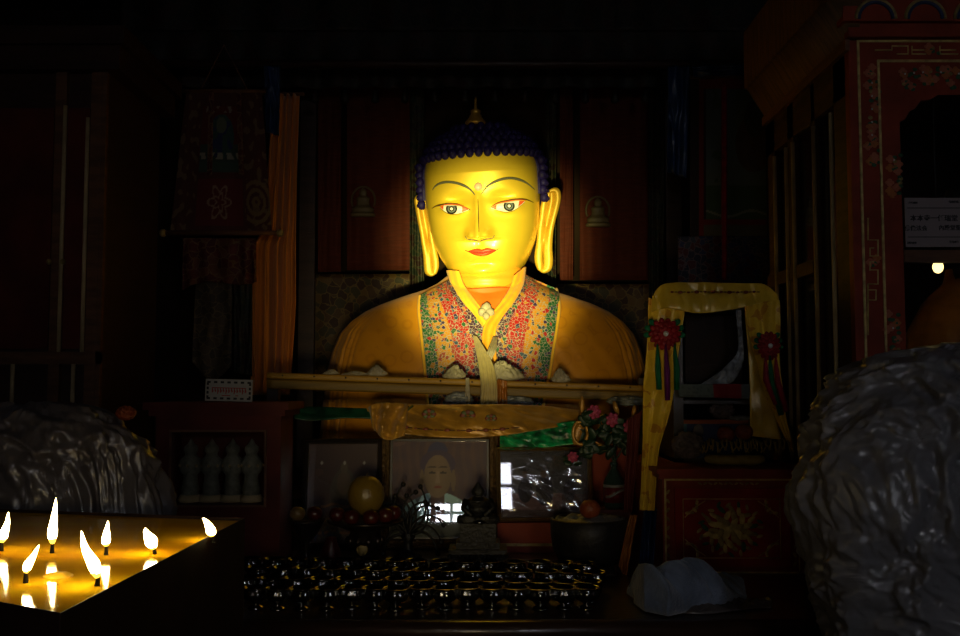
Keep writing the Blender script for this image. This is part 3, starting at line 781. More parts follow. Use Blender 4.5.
def group_photo(u, v):
    c = mixc((.05, .048, .05), (.03, .03, .035), .5+.5*N2(u, v, 7)); 
    if v < .35: c = (.045, .025, .022)
    if .12 < v < .36 and u < .7: c = mixc((.12, .06, .055), (.06, .035, .035), .5+.5*N2(u*2, v*6, 5, 2))
    for cu, s in ((.50, 1), (.28, .8), (.78, .7)):
        if ell(u, v, cu, .40, .10*s, .22*s): c = (.015, .012, .018)
        if ell(u, v, cu, .66*s + .66*(1-s)*.9, .04*s, .07*s): c = (.05, .03, .022)
        if ell(u, v, cu, .73*s+.66*(1-s), .07*s, .025): c = (.02, .018, .02)
    return clamp(tuple(x*1.9 for x in c))
def thangka_dim(u, v):
    c = mixc((.035, .020, .020), (.028, .018, .02), .5+.5*N2(u, v, 10))
    if ell(u, v, .52, .45, .20, .30): c = (.035, .03, .026)
    if ell(u, v, .52, .60, .10, .12): c = (.05, .035, .028)
    if ell(u, v, .52, .75, .05, .06): c = (.05, .04, .03)
    for cv, hw in ((.38, .30), (.24, .38), (.12, .34)):
        if abs(v-cv-.015*math.sin(u*20)) < .012 and abs(u-.5) < hw: c = (.11, .05, .02)
    if v < .30 and N2(u, v, 22, 4) > .25: c = (.05, .055, .045)
    if v < .3 and N2(u, v, 18, 8) > .3: c = (.012, .02, .05)
    for cu in (.2, .52, .8):
        if ell(u, v, cu, .80, .02, .018): c = (.16, .16, .15)
    return clamp(tuple(x*2.1 for x in c))
def framed(name, label, x0, y0, x1, y1, Y, tilt, yaw, fw, fm, pic, inner=None, mirror=None, nu=110, nv=120, lift=0, gm='pane_glass'):
    """picture standing on the table: corners are photo points of the outer frame at depth Y"""
    pa = at(x0, y1, Y); pb = at(x1, y1, Y); W_ = (pb-pa).length; H_ = (at(x0, y0, Y).z - pa.z)/math.cos(tilt)
    c = (pa+pb)/2
    if lift is not None: c.z = lift or c.z
    T = Matrix.Translation(c) @ Matrix.Rotation(yaw, 4, 'Z') @ Matrix.Rotation(-tilt, 4, 'X')
    r = thing(name, label, 'picture', c)
    def tr(mb):
        bmesh.ops.transform(mb.bm, matrix=T, verts=mb.bm.verts); return mb
    f = MB(); d = .022
    prof = [(0, 0), (0, -d), (fw*.25, -d*1.25), (fw*.5, -d*.9), (fw*.8, -d*1.1), (fw, -d*.5), (fw, 0)]
    ring = []
    for off, y in prof:
        a = [(-W_/2+off, off), (W_/2-off, off), (W_/2-off, H_-off), (-W_/2+off, H_-off)]
        ring.append([f.bm.verts.new((p[0], y, p[1])) for p in a])
    for i in range(len(ring)-1):
        for k in range(4):
            q = f.face([ring[i][k], ring[i][(k+1) % 4], ring[i+1][(k+1) % 4], ring[i+1][k]])
            if q: q.smooth = False
    f.box((-W_/2, 0, 0), (W_/2, .006, H_))
    tr(f).build('frame', fm, r)
    if inner:
        g = MB(); q = fw*.95; s_ = fw*.22
        for a, b in (((-W_/2+q, q), (W_/2-q, q+s_)), ((-W_/2+q, H_-q-s_), (W_/2-q, H_-q)), ((-W_/2+q, q), (-W_/2+q+s_, H_-q)), ((W_/2-q-s_, q), (W_/2-q, H_-q))):
            g.box((a[0], -.016, a[1]), (b[0], -.006, b[1]))
        tr(g).build('frame_slip', inner, r)
    p_ = MB(); p_.grid(lambda u, v: Vector((-W_/2+fw*.8+(W_-1.6*fw)*u, -.005, fw*.8+(H_-1.6*fw)*v)), nu, nv, col=pic)
    tr(p_).build('picture', 'printed', r)
    g = MB().box((-W_/2+fw*.85, -.0105, fw*.85), (W_/2-fw*.85, -.0085, H_-fw*.85)); tr(g).build('glass', gm, r)
    s2 = MB().box((-.02, .006, H_*.02), (.02, .012, H_*.5)); tr(s2).build('easel_back', 'frame_black', r)
    return r, T, W_, H_
f2 = framed('framed_picture', 'large gilt-framed portrait picture of a golden statue under gold brocade', 380, 428, 498, 545, 3.17, math.radians(8.5), math.radians(-.4), .030, 'frame_gilt', portrait, 'frame_black', lift=TZ)
f3 = framed('framed_photograph', 'gold-framed group photograph under the green silk, right of centre', 497, 448, 593, 521, 3.14, math.radians(7), math.radians(5.5), .012, 'frame_gold', group_photo, lift=at(540, 521, 3.14).z)
f1 = framed('framed_thangka', 'dark-framed religious picture left of the gilt frame, green cloth on top', 301, 412, 381, 520, 3.17, math.radians(8), math.radians(-1), .016, 'frame_black', thangka_dim, None, lift=TZ+.0)
def wrap_film(fr, amp, seed, name='plastic_wrap'):
    r, T, W_, H_ = fr; mb = MB()
    def f(u, v):
        p = Vector((-W_/2+W_*u, 0, H_*v)); e = min(u, 1-u, v, 1-v)*8
        return T @ Vector((p.x, -.028 - amp*min(1, e)*(crumple(Vector((p.x*.9+p.z*.9, seed, p.z*.9-p.x*.3)), 7, 3)*.6+.8), p.z))
    mb.grid(f, 90, 60); mb.build(name, 'film', r)
wrap_film(f3, .010, 2.0)
# box carrying the group photograph
p = at(497, 521, 3.14); q = at(600, 521, 3.14)
bx = multi('lacquer_maroon', 'gilt_dim'); bx.box((p.x-.0, 3.09, TZ), (q.x+.02, 3.22, p.z), 0); bx.box((p.x, 3.085, TZ+.02), (q.x+.02, 3.09, TZ+.028), 1)
single('red_box', bx, None, 'dark red lacquer box with gold line under the group photograph', 'box')
# lamp hanging in the room behind the photographer; mirrors in the left picture
bl = thing('hanging_bulb', 'bare warm light bulb hanging in the room behind the viewpoint', 'lamp', (-1.35, -1.3, 1.96))
MB().ball((-1.35, -1.3, 1.96), .045, n=16, sc=(1, 1, 1.2)).build('bulb', 'bulb_glow', bl)
MB().lathe([(.02, 0), (.022, .02), (.018, .06), (.004, .07)], (-1.35, -1.3, 2.01), 12).build('socket', 'socket_black', bl)
MB().tube([(-1.35, -1.3, 2.06), (-1.35, -1.3, 3.3)], .004).build('cord', 'socket_black', bl)

# ------------------------------------------------------------------ drapes over the pictures
def drape(top, bot, Y, m, name, label, fold=.008, nu=90, nv=26, seed=0, thick=.004, fr=8):
    A = [at(p[0], p[1], Y) for p in top]; B = [at(p[0], p[1], Y-.03) for p in bot]; mb = MB()
    between(mb, A, B, nu, nv, lambda u, v, p: fold*crumple(Vector((p.x*.8+p.z, 0, p.z*1.4+seed)), fr, 3))
    return single(name, mb, m, label, 'cloth', thick=thick)
gd = thing('gold_brocade_drape', 'gold brocade cloth laid along the tops of the centre picture', 'cloth', at(440, 436, 3.15))
mb = MB(); A = [at(374, 402, 3.20), at(400, 404, 3.20), at(440, 405, 3.20), (at(480, 405, 3.20)), at(512, 405, 3.20), at(550, 407, 3.22), at(580, 411, 3.22)]
B = [at(372, 428, 3.13), at(395, 433, 3.12), at(430, 437, 3.11), at(470, 438, 3.11), at(500, 436, 3.11), (at(540, 430, 3.13)), at(582, 424, 3.16)]
DR = lambda u, v, p: .030*crumple(Vector((p.x*.7+p.z*1.5, 0, p.z*1.0)), 6, 4)*(.35+1.2*abs(u-.45)) - .012*math.sin(PI*v)
between(mb, A, B, 120, 30, DR); mb.build('cloth', 'drape_gold', gd, thick=.004)
def MO(): return multi('drape_motif', 'drape_green', 'drape_line')
def dpt(u, v, off=.006):
    p = catmull(A, u)*(1-v) + catmull(B, u)*v; p = p + Vector((0, DR(u, v, p)-off, 0)); return p
mo = MO()
for k in range(13):
    u = .17+.045*k
    mo.ball(dpt(u, .78, .004), .008 if k % 2 else .004, 0, 8, sc=(1.3, .3, .7)); mo.tube([dpt(u+.008, .78), dpt(u+.03, .78)], .0018, 2, 5)
mo.build('woven_border', None, gd)
for u, v, r in ((.30, .30, .024), (.46, .32, .026), (.58, .42, .020)):
    mo = MO()
    for k in range(8):
        a = k*PI/4; c = dpt(u, v); mo.ball(c + Vector((math.cos(a)*r*.6, -.003, math.sin(a)*r*.4)), r*.38, k % 2, 8, sc=(1, .2, .8))
    mo.build('woven_flower', None, gd)
mo = MO()
P = [dpt(.13, .05), dpt(.17, .30), dpt(.205, .06)]; mo.tube(P, .005, 2, 6); P = [dpt(.11, .04), dpt(.17, .45), dpt(.225, .05)]; mo.tube(P, .004, 1, 6)
mo.build('woven_chevron', None, gd)

drape([(500, 436), (525, 431), (555, 424), (576, 421)], [(500, 449), (520, 450), (550, 447), (577, 444)], 3.16, 'silk_green', 'green_silk_cloth', 'bright green crushed silk cloth over the group photograph', .008, 70, 20, 3, fr=14)
drape([(288, 410), (310, 407), (345, 408), (377, 409)], [(288, 417), (310, 421), (345, 418), (377, 419)], 3.17, 'green_dark', 'dark_green_cloth', 'dark green silk cloth along the top of the left picture', .006, 60, 12, 5, fr=14)
mb = MB(); between(mb, [at(366, 408, 3.15), at(380, 403, 3.13), at(408, 404, 3.14)], [at(374, 430, 3.12), at(386, 440, 3.09), at(404, 436, 3.10)], 60, 40, lambda u, v, p: .012*math.sin(u*17+v*5) + .012*crumple(p, 16, 3))
single('cloth_bunch', mb, 'drape_gold', 'bunched end of gold brocade at the upper left corner of the gilt frame', 'cloth', thick=.003)

# ------------------------------------------------------------------ roses, bottle, ornament
def rose(px, py, Y, r, foot, label, tilt=0):
    c = at(px, py, Y); t = thing('artificial_rose', label, 'flower', c, 'pink artificial roses')
    mb = MB()
    for ring_, (n_, rr, zz_, sz) in enumerate(((3, .25, .25, .45), (5, .5, .1, .55), (7, .85, -.15, .6))):
        for k in range(n_):
            a = 2*PI*k/n_ + ring_*.5
            R_ = Matrix.Rotation(a, 3, 'Y') @ Matrix.Rotation(.6, 3, 'X')
            mb.ball(c + Vector((math.cos(a)*rr*r, zz_*r*-1, math.sin(a)*rr*r)), r*sz, 0, 9, (1, .35, .8), Matrix.Rotation(-a, 3, 'Y'))
    mb.build('petals', 'rose_pink', t)
    F_ = Vector(foot); st_ = MB(); mid = (c+F_)/2 + Vector((.01, .02, 0))
    st_.tube([catmull([c, mid, F_], i/10) for i in range(11)], .0025, 0, 6); st_.build('stem', 'leaf_dark', t)
    rg = random.Random(int(px*3+py)); 
    lf = MB()
    for k in range(7):
        a = rg.uniform(0, 2*PI); b = c + Vector((math.cos(a)*r*1.5, .01 + rg.uniform(-.02, .02), math.sin(a)*r*1.2 - r*.9))
        rot = Matrix.Rotation(rg.uniform(-1, 1), 3, 'Y') @ Matrix.Rotation(rg.uniform(-.8, .8), 3, 'X')
        lf.ball(b, r*1.15, 0, 8, (1, .10, .5), rot)
    lf.build('leaves', 'leaf_dark', t)
bt = at(614, 508, 3.02); neck_top = (bt.x, bt.y, at(616, 462, 3.02).z - .004)
rose(594, 412, 3.02, .016, neck_top, 'pink rose at the left of the bouquet above the glass bottle')
rose(613, 420, 3.00, .016, neck_top, 'pink rose in the middle of the bouquet above the glass bottle')
rose(631, 427, 2.99, .017, neck_top, 'pink rose at the right of the bouquet next to the yellow scarf')
rose(573, 457, 3.00, .012, (bt.x-.01, bt.y-.02, at(600, 450, 3.0).z), 'drooping pink rose hanging before the group photograph corner')
p = at(598, 444, 3.03)
single('leaf_spray', (lambda mb: [mb.ball(p + Vector((random.uniform(-.05, .11), random.uniform(-.02, .03), random.uniform(-.03, .07))), .022, 0, 8, (1, .12, .5), Matrix.Rotation(random.uniform(-1.4, 1.4), 3, 'Y') @ Matrix.Rotation(random.uniform(-.7, .7), 3, 'X')) for _ in range(46)] and (mb.tube([p+Vector((.05, .0, .05)), p+Vector((.05, 0, -.06))], .004) or mb))(MB()), 'leaf_dark', 'dark green artificial leaves filling the rose bouquet', 'foliage')
fo = MB()
for k, (px, py, w_, h_) in enumerate(((582, 405, .008, .028), (578, 433, .014, .036), (616, 408, .008, .022), (634, 412, .007, .02), (590, 440, .020, .012), (597, 447, .018, .008))):
    fo.ball(at(px, py, 3.06), 1, 0, 14, (w_, .008, h_), Matrix.Rotation(.35*math.sin(k*2.2), 3, 'Y'), wob=.25)
cc = at(580, 433, 3.05); fo.tube([cc+Vector((.022*math.cos(a/3), -.01, .034*math.sin(a/3))) for a in range(20)], .005, 0, 6)
fo.tube([at(582, 405, 3.06), at(580, 430, 3.06), at(600, 445, 3.06), at(616, 455, 3.05)], .003, 0, 6); fo.tube([at(616, 408, 3.06), at(616, 450, 3.06)], .002); fo.tube([at(634, 412, 3.06), at(618, 450, 3.06)], .002)
single('gold_foil_ornament', fo, 'foil_gold', 'curled gold foil ornament between the green silk and the roses', 'ornament')
B_ = thing('glass_bottle', 'small dark glass bottle with a red and white label holding roses', 'bottle', (bt.x, bt.y, TZ+.0))
hz = neck_top[2]+.004
ped = at(614, 508, 3.02).z
MB().lathe([(.0, ped), (.028, ped), (.031, ped+.01), (.031, ped+.075), (.026, ped+.088), (.014, ped+.108), (.009, ped+.118), (.009, hz-.01), (.011, hz-.008), (.011, hz), (.006, hz)], (bt.x, bt.y, 0), 28).build('bottle_body', 'bottle_glass', B_)
lb = multi('label_red', 'label_white'); lb.lathe([(.0315, ped+.018), (.0318, ped+.070)], (bt.x, bt.y, 0), 28, 0)
lb.tube([(bt.x + .0325*math.sin(a), bt.y - .0325*math.cos(a), ped+.045+.010*math.sin(a*2)) for a in [x*.12-.9 for x in range(16)]], .0045, 1, 6)
lb.lathe([(.032, ped+.062), (.032, ped+.071)], (bt.x, bt.y, 0), 28, 1); lb.build('label', None, B_)
# thing under the bottle
ps = at(614, 508, 3.02)
single('orange_box', MB().box((ps.x-.05, ps.y-.05, TZ), (ps.x+.04, ps.y+.05, ped)), 'wood_red', 'red brown wooden block on the table under the glass bottle', 'block')

# ------------------------------------------------------------------ dark bowl with an orange and foil
bc = at(589, 567, 2.83); bc.z = TZ; br = .107
bo = thing('offering_bowl', 'large round dark bowl on the table holding an orange', 'bowl', bc)
bt_z = at(589, 519, 2.83).z - TZ
MB().lathe([(.0, 0), (.055, 0), (.062, .006), (.085, .022), (.101, .055), (br, .095), (br, bt_z), (br-.006, bt_z+.004), (br-.010, bt_z), (.095, .06), (.0, .03)], bc, 48).build('bowl_body', 'bowl_dark', bo)
c = bc + Vector((0, 0, bt_z-.012))
mb = MB()
def ff(u, v):
    a = 2*PI*u; r = (br-.012)*v; p = Vector((math.cos(a)*r, math.sin(a)*r, 0)); return c + p + Vector((0, 0, .016*crumple(p, 22, 3)*(1-.5*v)+.004))
mb.grid(ff, 60, 22, cu=True); single('crumpled_foil', mb, 'silver_foil', 'crumpled silver wrap filling the large dark bowl', 'foil', thick=.001)
def fruit(px, py, Y, r, m, label, name='orange', cat='fruit', sc=(1, 1, .92), group=None, stalk=True, z=None):
    c = at(px, py, Y)
    if z is not None: c.z = z + r*sc[2]
    t = thing(name, label, cat, c - Vector((0, 0, r*sc[2])), group)
    mb = MB()
    def f(u, v):
        th = PI*(.002+.996*v); ph = 2*PI*u; k = 1 - .10*math.exp(-(th/.28)**2)
        return c + Vector((math.sin(th)*math.cos(ph)*sc[0], math.sin(th)*math.sin(ph)*sc[1], math.cos(th)*k*sc[2]))*r
    mb.grid(f, 28, 18, cu=True); mb.build('flesh', m, t)
    if stalk: MB().tube([c+Vector((0, 0, r*sc[2]*.84)), c+Vector((r*.08, 0, r*sc[2]*1.12))], r*.05, n=6).build('stalk', 'stalk', t)
    return t
fruit(590, 509, 2.80, .029, 'orange_peel', 'orange lying on crumpled foil in the large dark bowl', stalk=False)
# ------------------------------------------------------------------ fruit stands on the left
fb = at(365, 555, 2.86); fb.z = TZ
fs = thing('fruit_stand', 'dark metal footed dish carrying the big yellow pomelo', 'dish', fb)
dz = at(365, 522, 2.86).z - TZ
MB().lathe([(0, 0), (.045, 0), (.048, .006), (.03, .014), (.014, .024), (.016, .034), (.034, dz*.45), (.048, dz*.62), (.040, dz*.8), (.07, dz*.9), (.105, dz), (.108, dz+.006), (.098, dz+.004), (.0, dz-.004)], fb, 40).build('dish_body', 'stand_metal', fs)
ht = MB()
for k in range(10): 
    a = 2*PI*k/10; ht.ball(fb + Vector((math.cos(a)*.047, math.sin(a)*.047, dz*.6)), .010, n=8, sc=(1, 1, 1.2))
ht.build('boss_ring', 'stand_metal', fs)
MB().ball(fb + Vector((-.004, -.036, dz*.42)), .017, n=16, sc=(1, .3, 1)).build('medallion', 'gilt_dim', fs)
ftz = TZ+dz+.001
fruit(366, 500, 2.85, .052, 'pomelo', 'big yellow pomelo with shiny skin on the footed metal dish', 'pomelo', z=ftz+.018, sc=(1, 1, 1.10))
for px, dx, dy, lab in ((385, .060, -.03, 'red apple right of the pomelo on the metal dish'), (372, .024, -.072, 'red apple in front of the pomelo, right one'), (352, -.030, -.068, 'red apple in front of the pomelo, left one'), (345, -.078, -.01, 'red apple at the left rim of the metal dish'), (392, .077, .03, 'red apple behind at the right rim of the metal dish')):
    c = fb + Vector((dx, dy, 0)); t = fruit(365, 520, 2.8, .023, 'apple_red', lab, 'apple', z=ftz, group='red apples on the metal dish'); t.location = c + Vector((0, 0, dz+.001))
sb = at(306, 560, 2.85); sb.z = TZ; d2 = at(306, 519, 2.85).z - TZ
ss = thing('small_fruit_stand', 'small dark goblet dish carrying two apples on the left', 'dish', sb)
MB().lathe([(0, 0), (.032, 0), (.034, .005), (.012, .016), (.009, d2*.35), (.014, d2*.42), (.009, d2*.5), (.03, d2*.68), (.050, d2*.95), (.052, d2), (.046, d2-.004), (0, d2-.012)], sb, 32).build('dish_body', 'stand_metal', ss)
for dx, m, lab in ((-.024, 'apple_yellow', 'pale yellow apple on the small goblet dish'), (.024, 'apple_red', 'dull red apple on the small goblet dish beside the yellow one')):
    t = fruit(300, 508, 2.83, .022, m, lab, 'apple', z=TZ+d2-.006); t.location = sb + Vector((dx, -.008, d2-.004))
c = at(331, 534, 2.90); c.z = TZ
single('red_cup', MB().lathe([(0, 0), (.022, 0), (.028, .01), (.030, .035), (.018, .060), (.016, .075), (.0, .078)], c + Vector((0, 0, .0)), 24), 'apple_red', 'small dark red covered cup between the two fruit dishes', 'cup')
# openwork dark bronze ornament right of the pomelo
oc = at(408, 552, 2.98); oc.z = TZ
ow = thing('bronze_ornament', 'dark openwork bronze ornament with curling sprays right of the pomelo', 'ornament', oc)
MB().lathe([(0, 0), (.04, 0), (.042, .008), (.018, .02), (.012, .05), (.022, .065), (.010, .08), (.008, .10), (0, .10)], oc, 24).build('foot', 'bronze_dark', ow)
cr_ = MB(); rg = random.Random(5)
for k in range(17):
    a = -1.5 + 3.0*k/16; ln = .10 + .05*rg.random(); P = []
    for i in range(12):
        s_ = i/11; b = a + .8*s_*(1 if k % 2 else -1)*s_
        P.append(oc + Vector((math.sin(b)*ln*s_*.75, rg.uniform(-.002, .002) + .01*math.sin(k), max(.015, .07 + math.cos(b)*ln*s_))))
    cr_.tube(P, [.005*(1-.5*i/11) for i in range(12)], 0, 6); cr_.ball(P[-1], .008, n=8)
cr_.build('curling_sprays', 'bronze_dark', ow)
# small dark shrine statue on tiered pedestal
pc = at(478, 562, 2.82); pc.z = TZ
sp = thing('small_bronze_statue', 'small dark bronze figure on a wide tiered base before the portrait', 'statue', pc)
top = at(477, 522, 2.82).z - TZ; tip = at(477, 482, 2.82).z - TZ
b = MB()
for (wd, z0, z1) in ((.095, 0, .022), (.085, .022, .034), (.074, .034, .052), (.080, .052, .060), (.060, .060, .078), (.050, .078, top)):
    b.box((pc.x-wd, pc.y-wd*.7, TZ+z0), (pc.x+wd, pc.y+wd*.7, TZ+z1))
for k in range(17): b.ball((pc.x-.078+.00975*k, pc.y-.055, TZ+.043), .006, n=6); b.ball((pc.x-.09+.01125*k, pc.y-.066, TZ+.012), .006, n=6)
b.build('tiered_base', 'bronze_dark', sp)
g = MB(); hh = tip-top
def fig(u, v):
    tab = [(0, .046), (.10, .050), (.2, .040), (.28, .028), (.36, .026), (.46, .032), (.54, .036), (.60, .022), (.64, .011), (.68, .016), (.76, .019), (.84, .015), (.90, .009), (.96, .005), (1, .001)]
    r = ipl(tab, v); a = 2*PI*u; return Vector((pc.x + r*math.cos(a), pc.y + r*.7*math.sin(a)+ .0, TZ+top+v*hh))
g.grid(fig, 30, 50, cu=True); 
for s_ in (-1, 1):
    g.tube([(pc.x+s_*.033, pc.y, TZ+top+hh*.55), (pc.x+s_*.042, pc.y-.012, TZ+top+hh*.35), (pc.x+s_*.016, pc.y-.034, TZ+top+hh*.20)], [.009, .008, .006], 0, 8)
    g.tube([(pc.x+s_*.02, pc.y-.01, TZ+top+.010), (pc.x+s_*.05, pc.y-.022, TZ+top+.010), (pc.x-s_*.01, pc.y-.042, TZ+top+.012)], [.012, .013, .008], 0, 8)
g.build('figure', 'bronze_dark', sp)
rb_ = MB(); rb_.lathe([(.0, 0), (.016, .002), (.018, .008), (.0, .014)], (pc.x+.004, pc.y-.045, TZ+top), 16); rb_.build('alms_bowl', 'lamp_metal', sp)

# ------------------------------------------------------------------ rows of offering lamps
def lamp_proto():
    t = thing('offering_lamp', 'l', 'lamp', (0, 0, 0))
    pr = [(0, 0), (.017, 0), (.019, .003), (.014, .007), (.007, .010), (.008, .014), (.016, .018), (.0245, .025), (.0285, .034), (.0265, .043), (.0285, .047), (.031, .049), (.029, .050), (.0255, .045), (.0, .042)]
    cup = MB()
    def cf_(u, v):
        x = v*(len(pr)-1); i = min(int(x), len(pr)-2); f = x-i
        r = pr[i][0]*(1-f)+pr[i+1][0]*f; z = pr[i][1]*(1-f)+pr[i+1][1]*f; a = 2*PI*u
        if .018 < z < .044: r *= 1+.10*abs(math.sin(a*4.5))
        return Vector((r*math.cos(a), r*math.sin(a), z))
    cup.grid(cf_, 48, 28, cu=True); cup.build('cup', 'lamp_metal', t)
    MB().lathe([(0, .0455), (.026, .0455), (.026, .044)], (0, 0, 0), 20).build('oil', 'lamp_water', t)
    return t
lamp = lamp_proto(); first = True
ordn = ['first', 'second', 'third', 'fourth', 'fifth', 'sixth', 'seventh', 'eighth', 'ninth', 'tenth', 'eleventh', 'twelfth', 'thirteenth', 'fourteenth', 'fifteenth', 'sixteenth']
rl = random.Random(11)
for row, (py, x0, x1, nm) in enumerate(((577, 250, 586, 'rearmost row'), (587, 258, 594, 'second row from the back'), (598, 248, 590, 'second row from the front'), (610, 256, 586, 'front row'))):
    n_ = 15
    for k in range(n_):
        o = lamp if first else copy_tree(lamp)
        first = False
        p = atz(x0 + (x1-x0)*k/(n_-1), py + 5*k/(n_-1)*(row < 3), TZ)
        o.location = (p.x + rl.uniform(-.004, .004), p.y + rl.uniform(-.007, .007), TZ+.001)
        o.rotation_euler = (0, 0, rl.uniform(0, 2*PI))
        o['label'] = 'small silver offering lamp in the %s, %s from the left' % (nm, ordn[k])
        o['group'] = 'silver offering lamps on the table'

# ------------------------------------------------------------------ little painted cabinet on the table (right)
c0 = at(662, 470, 2.76); c1 = at(802, 470, 2.76); cz = c0.z
X0, X1, Y0 = c0.x, c1.x, 2.76
pcab = thing('painted_cabinet', 'small red lacquer cabinet with a gilt flower door right of the bowl', 'cabinet', ((X0+X1)/2, 2.95, TZ))
b = multi('lacquer_maroon', 'gilt_dim')
b.box((X0, Y0, TZ), (X1, 3.30, cz-.02), 0); b.box((X0-.012, Y0-.02, cz-.022), (X1+.012, 3.32, cz-.006), 0); b.box((X0-.02, Y0-.03, cz-.008), (X1+.02, 3.33, cz+.004), 0)
b.build('body', None, pcab)
gl = MB()
for (pa, pb) in (((664, 477), (800, 480.5)), ((664, 571.5), (800, 574)), ((664, 477), (667, 574)), ((797, 477), (800, 574))):
    a = at(pa[0], pa[1], Y0); d = at(pb[0], pb[1], Y0); gl.box((a.x, Y0-.004, d.z), (d.x, Y0, a.z))
gl.build('gilt_border', 'gilt', pcab)
d0 = at(674, 488, Y0); d1 = at(790, 566, Y0)
door = MB().box((d0.x, Y0-.010, d1.z), (d1.x, Y0, d0.z)).build('door', 'lacquer_red', pcab)
orn = multi('gilt', 'gilt_dim', 'paint_green'); YD = Y0-.011
def P2(px, py): q = at(px, py, YD); return q
i0, i1 = P2(683, 499), P2(781, 558)
for a, d in (((i0.x, i0.z), (i1.x, i0.z)), ((i0.x, i1.z), (i1.x, i1.z)), ((i0.x, i0.z), (i0.x, i1.z)), ((i1.x, i0.z), (i1.x, i1.z))):
    orn.tube([(a[0], YD, a[1]), (d[0], YD, d[1])], .0014, 0, 5)
fc = (P2(730, 529)); rg = random.Random(9)
for ring_, (n_, rr, sz) in enumerate(((1, 0, .026), (8, .022, .020), (13, .042, .018), (17, .060, .014), (20, .076, .010))):
    for k in range(n_):
        a = 2*PI*k/n_ + ring_*.4
        orn.ball((fc.x + math.cos(a)*rr*1.1+rg.uniform(-.003, .003), YD, fc.z + math.sin(a)*rr*.88+rg.uniform(-.003, .003)), sz, (ring_+k) % 3 if ring_ >= 3 else (ring_+k) % 2, 8, (1.0, .10, .45), Matrix.Rotation(-a+rg.uniform(-.9, .9), 3, 'Y'))
for sx_, cx_ in ((1, i0.x), (-1, i1.x)):
    for sz_, cz_ in ((-1, i0.z), (1, i1.z)):
        for k in range(5):
            a = k*.42
            orn.ball((cx_ + sx_*(.012+.026*math.sin(a)), YD, cz_ + sz_*(.012+.026*math.cos(a))), .009, k % 2, 7, (1, .12, .5), Matrix.Rotation(a*sx_, 3, 'Y'))
        orn.tube([(cx_+sx_*.004, YD, cz_+sz_*.05), (cx_+sx_*.02, YD, cz_+sz_*.034), (cx_+sx_*.036, YD, cz_+sz_*.02), (cx_+sx_*.06, YD, cz_+sz_*.005)], .0016, 0, 5)
orn.build('gilt_flower', None, door)
for px in (668, 795):
    scr = MB()
    for k in range(9):
        p = at(px, 492+k*9, Y0-.002); scr.ball(p, .008, 0, 7, (.5, .15, 1), Matrix.Rotation(.6*(-1)**k, 3, 'Y'))
    scr.build('painted_scroll', 'gilt_dim', pcab)
scr = MB()
for k in range(12):
    p = at(700+k*5.2, 483.5, Y0-.002); scr.ball(p, .007, 0, 7, (1, .15, .45), Matrix.Rotation(.5*(-1)**k, 3, 'Y'))
scr.build('painted_scroll', 'gilt_dim', pcab)

# shrine frame on the little cabinet -----------------------------------
SY = 2.98; s0 = at(672, 300, SY); s1 = at(770, 300, SY)
sh = thing('shrine_case', 'dark glazed shrine case wrapped by the yellow scarf, on the red cabinet', 'case', ((s0.x+s1.x)/2, SY, cz+.004))
b = multi('frame_black', 'black_void'); zb_, zt_ = cz+.004, s0.z
b.box((s0.x, SY, zb_), (s0.x+.03, 3.26, zt_)); b.box((s1.x-.03, SY, zb_), (s1.x, 3.26, zt_)); b.box((s0.x, SY, zt_-.03), (s1.x, 3.26, zt_)); b.box((s0.x, SY, zb_), (s1.x, 3.26, zb_+.012)); b.box((s0.x, 3.24, zb_), (s1.x, 3.26, zt_), 1)
zs = at(700, 400, SY+.04).z
b.box((s0.x+.03, SY+.03, zs-.012), (s1.x-.03, 3.24, zs)); b.build('case_body', None, sh)
g0 = at(682, 312, SY+.01); g1 = at(742, 386, SY+.01)
MB().box((s0.x+.03, SY+.022, zs), (s1.x-.03, SY+.025, zt_-.03)).build('glass', 'cabinet_glass', sh)
mb = MB(); between(mb, [at(685, 315, 3.1), at(742, 315, 3.1)], [at(685, 384, 3.1), at(742, 384, 3.1)], 30, 30, lambda u, v, p: .004*N2(u, v, 4), smooth=False, col=lambda u, v: clamp(mixc((.018, .012, .012), (.03, .02, .018), .5+.5*N2(u, v, 6)) if not ell(u, v, .5, .6, .26, .34) else (.03, .018, .012)))
single('shrine_picture', mb, 'painted', 'dark picture standing inside the glazed shrine case', 'picture', thick=.004)
A = [at(736, 310, 2.965), at(738, 330, 2.965), at(738, 352, 2.965), at(722, 370, 2.955), at(702, 384, 2.955)]
B = [at(742, 310, 2.965), at(743, 330, 2.965), at(744, 362, 2.960), at(730, 384, 2.955), at(706, 386, 2.955)]
mb = MB(); between(mb, A, B, 70, 14, lambda u, v, p: .008*crumple(p, 30, 3)); single('clear_wrap', mb, 'silver_foil', 'crumpled clear wrap along the right edge of the shrine opening', 'plastic', thick=.001)
def flagc(u, v):
    c = (.085, .105, .095) if u < .5 else ((.14, .005, .008) if u < .88 else (.07, .085, .09))
    if u < .5 and N2(u, v, 20, 1) > .25: c = (.06, .075, .07)
    return c
mb = MB(); between(mb, [at(677, 384, 2.95), at(750, 384, 2.95)], [at(679, 397, 2.95), at(750, 399, 2.95)], 60, 8, lambda u, v, p: .003*math.sin(u*20), smooth=False, col=flagc)
single('prayer_flag_strip', mb, 'painted', 'grey and dark red flag strip across the shrine case', 'flag', thick=.002)
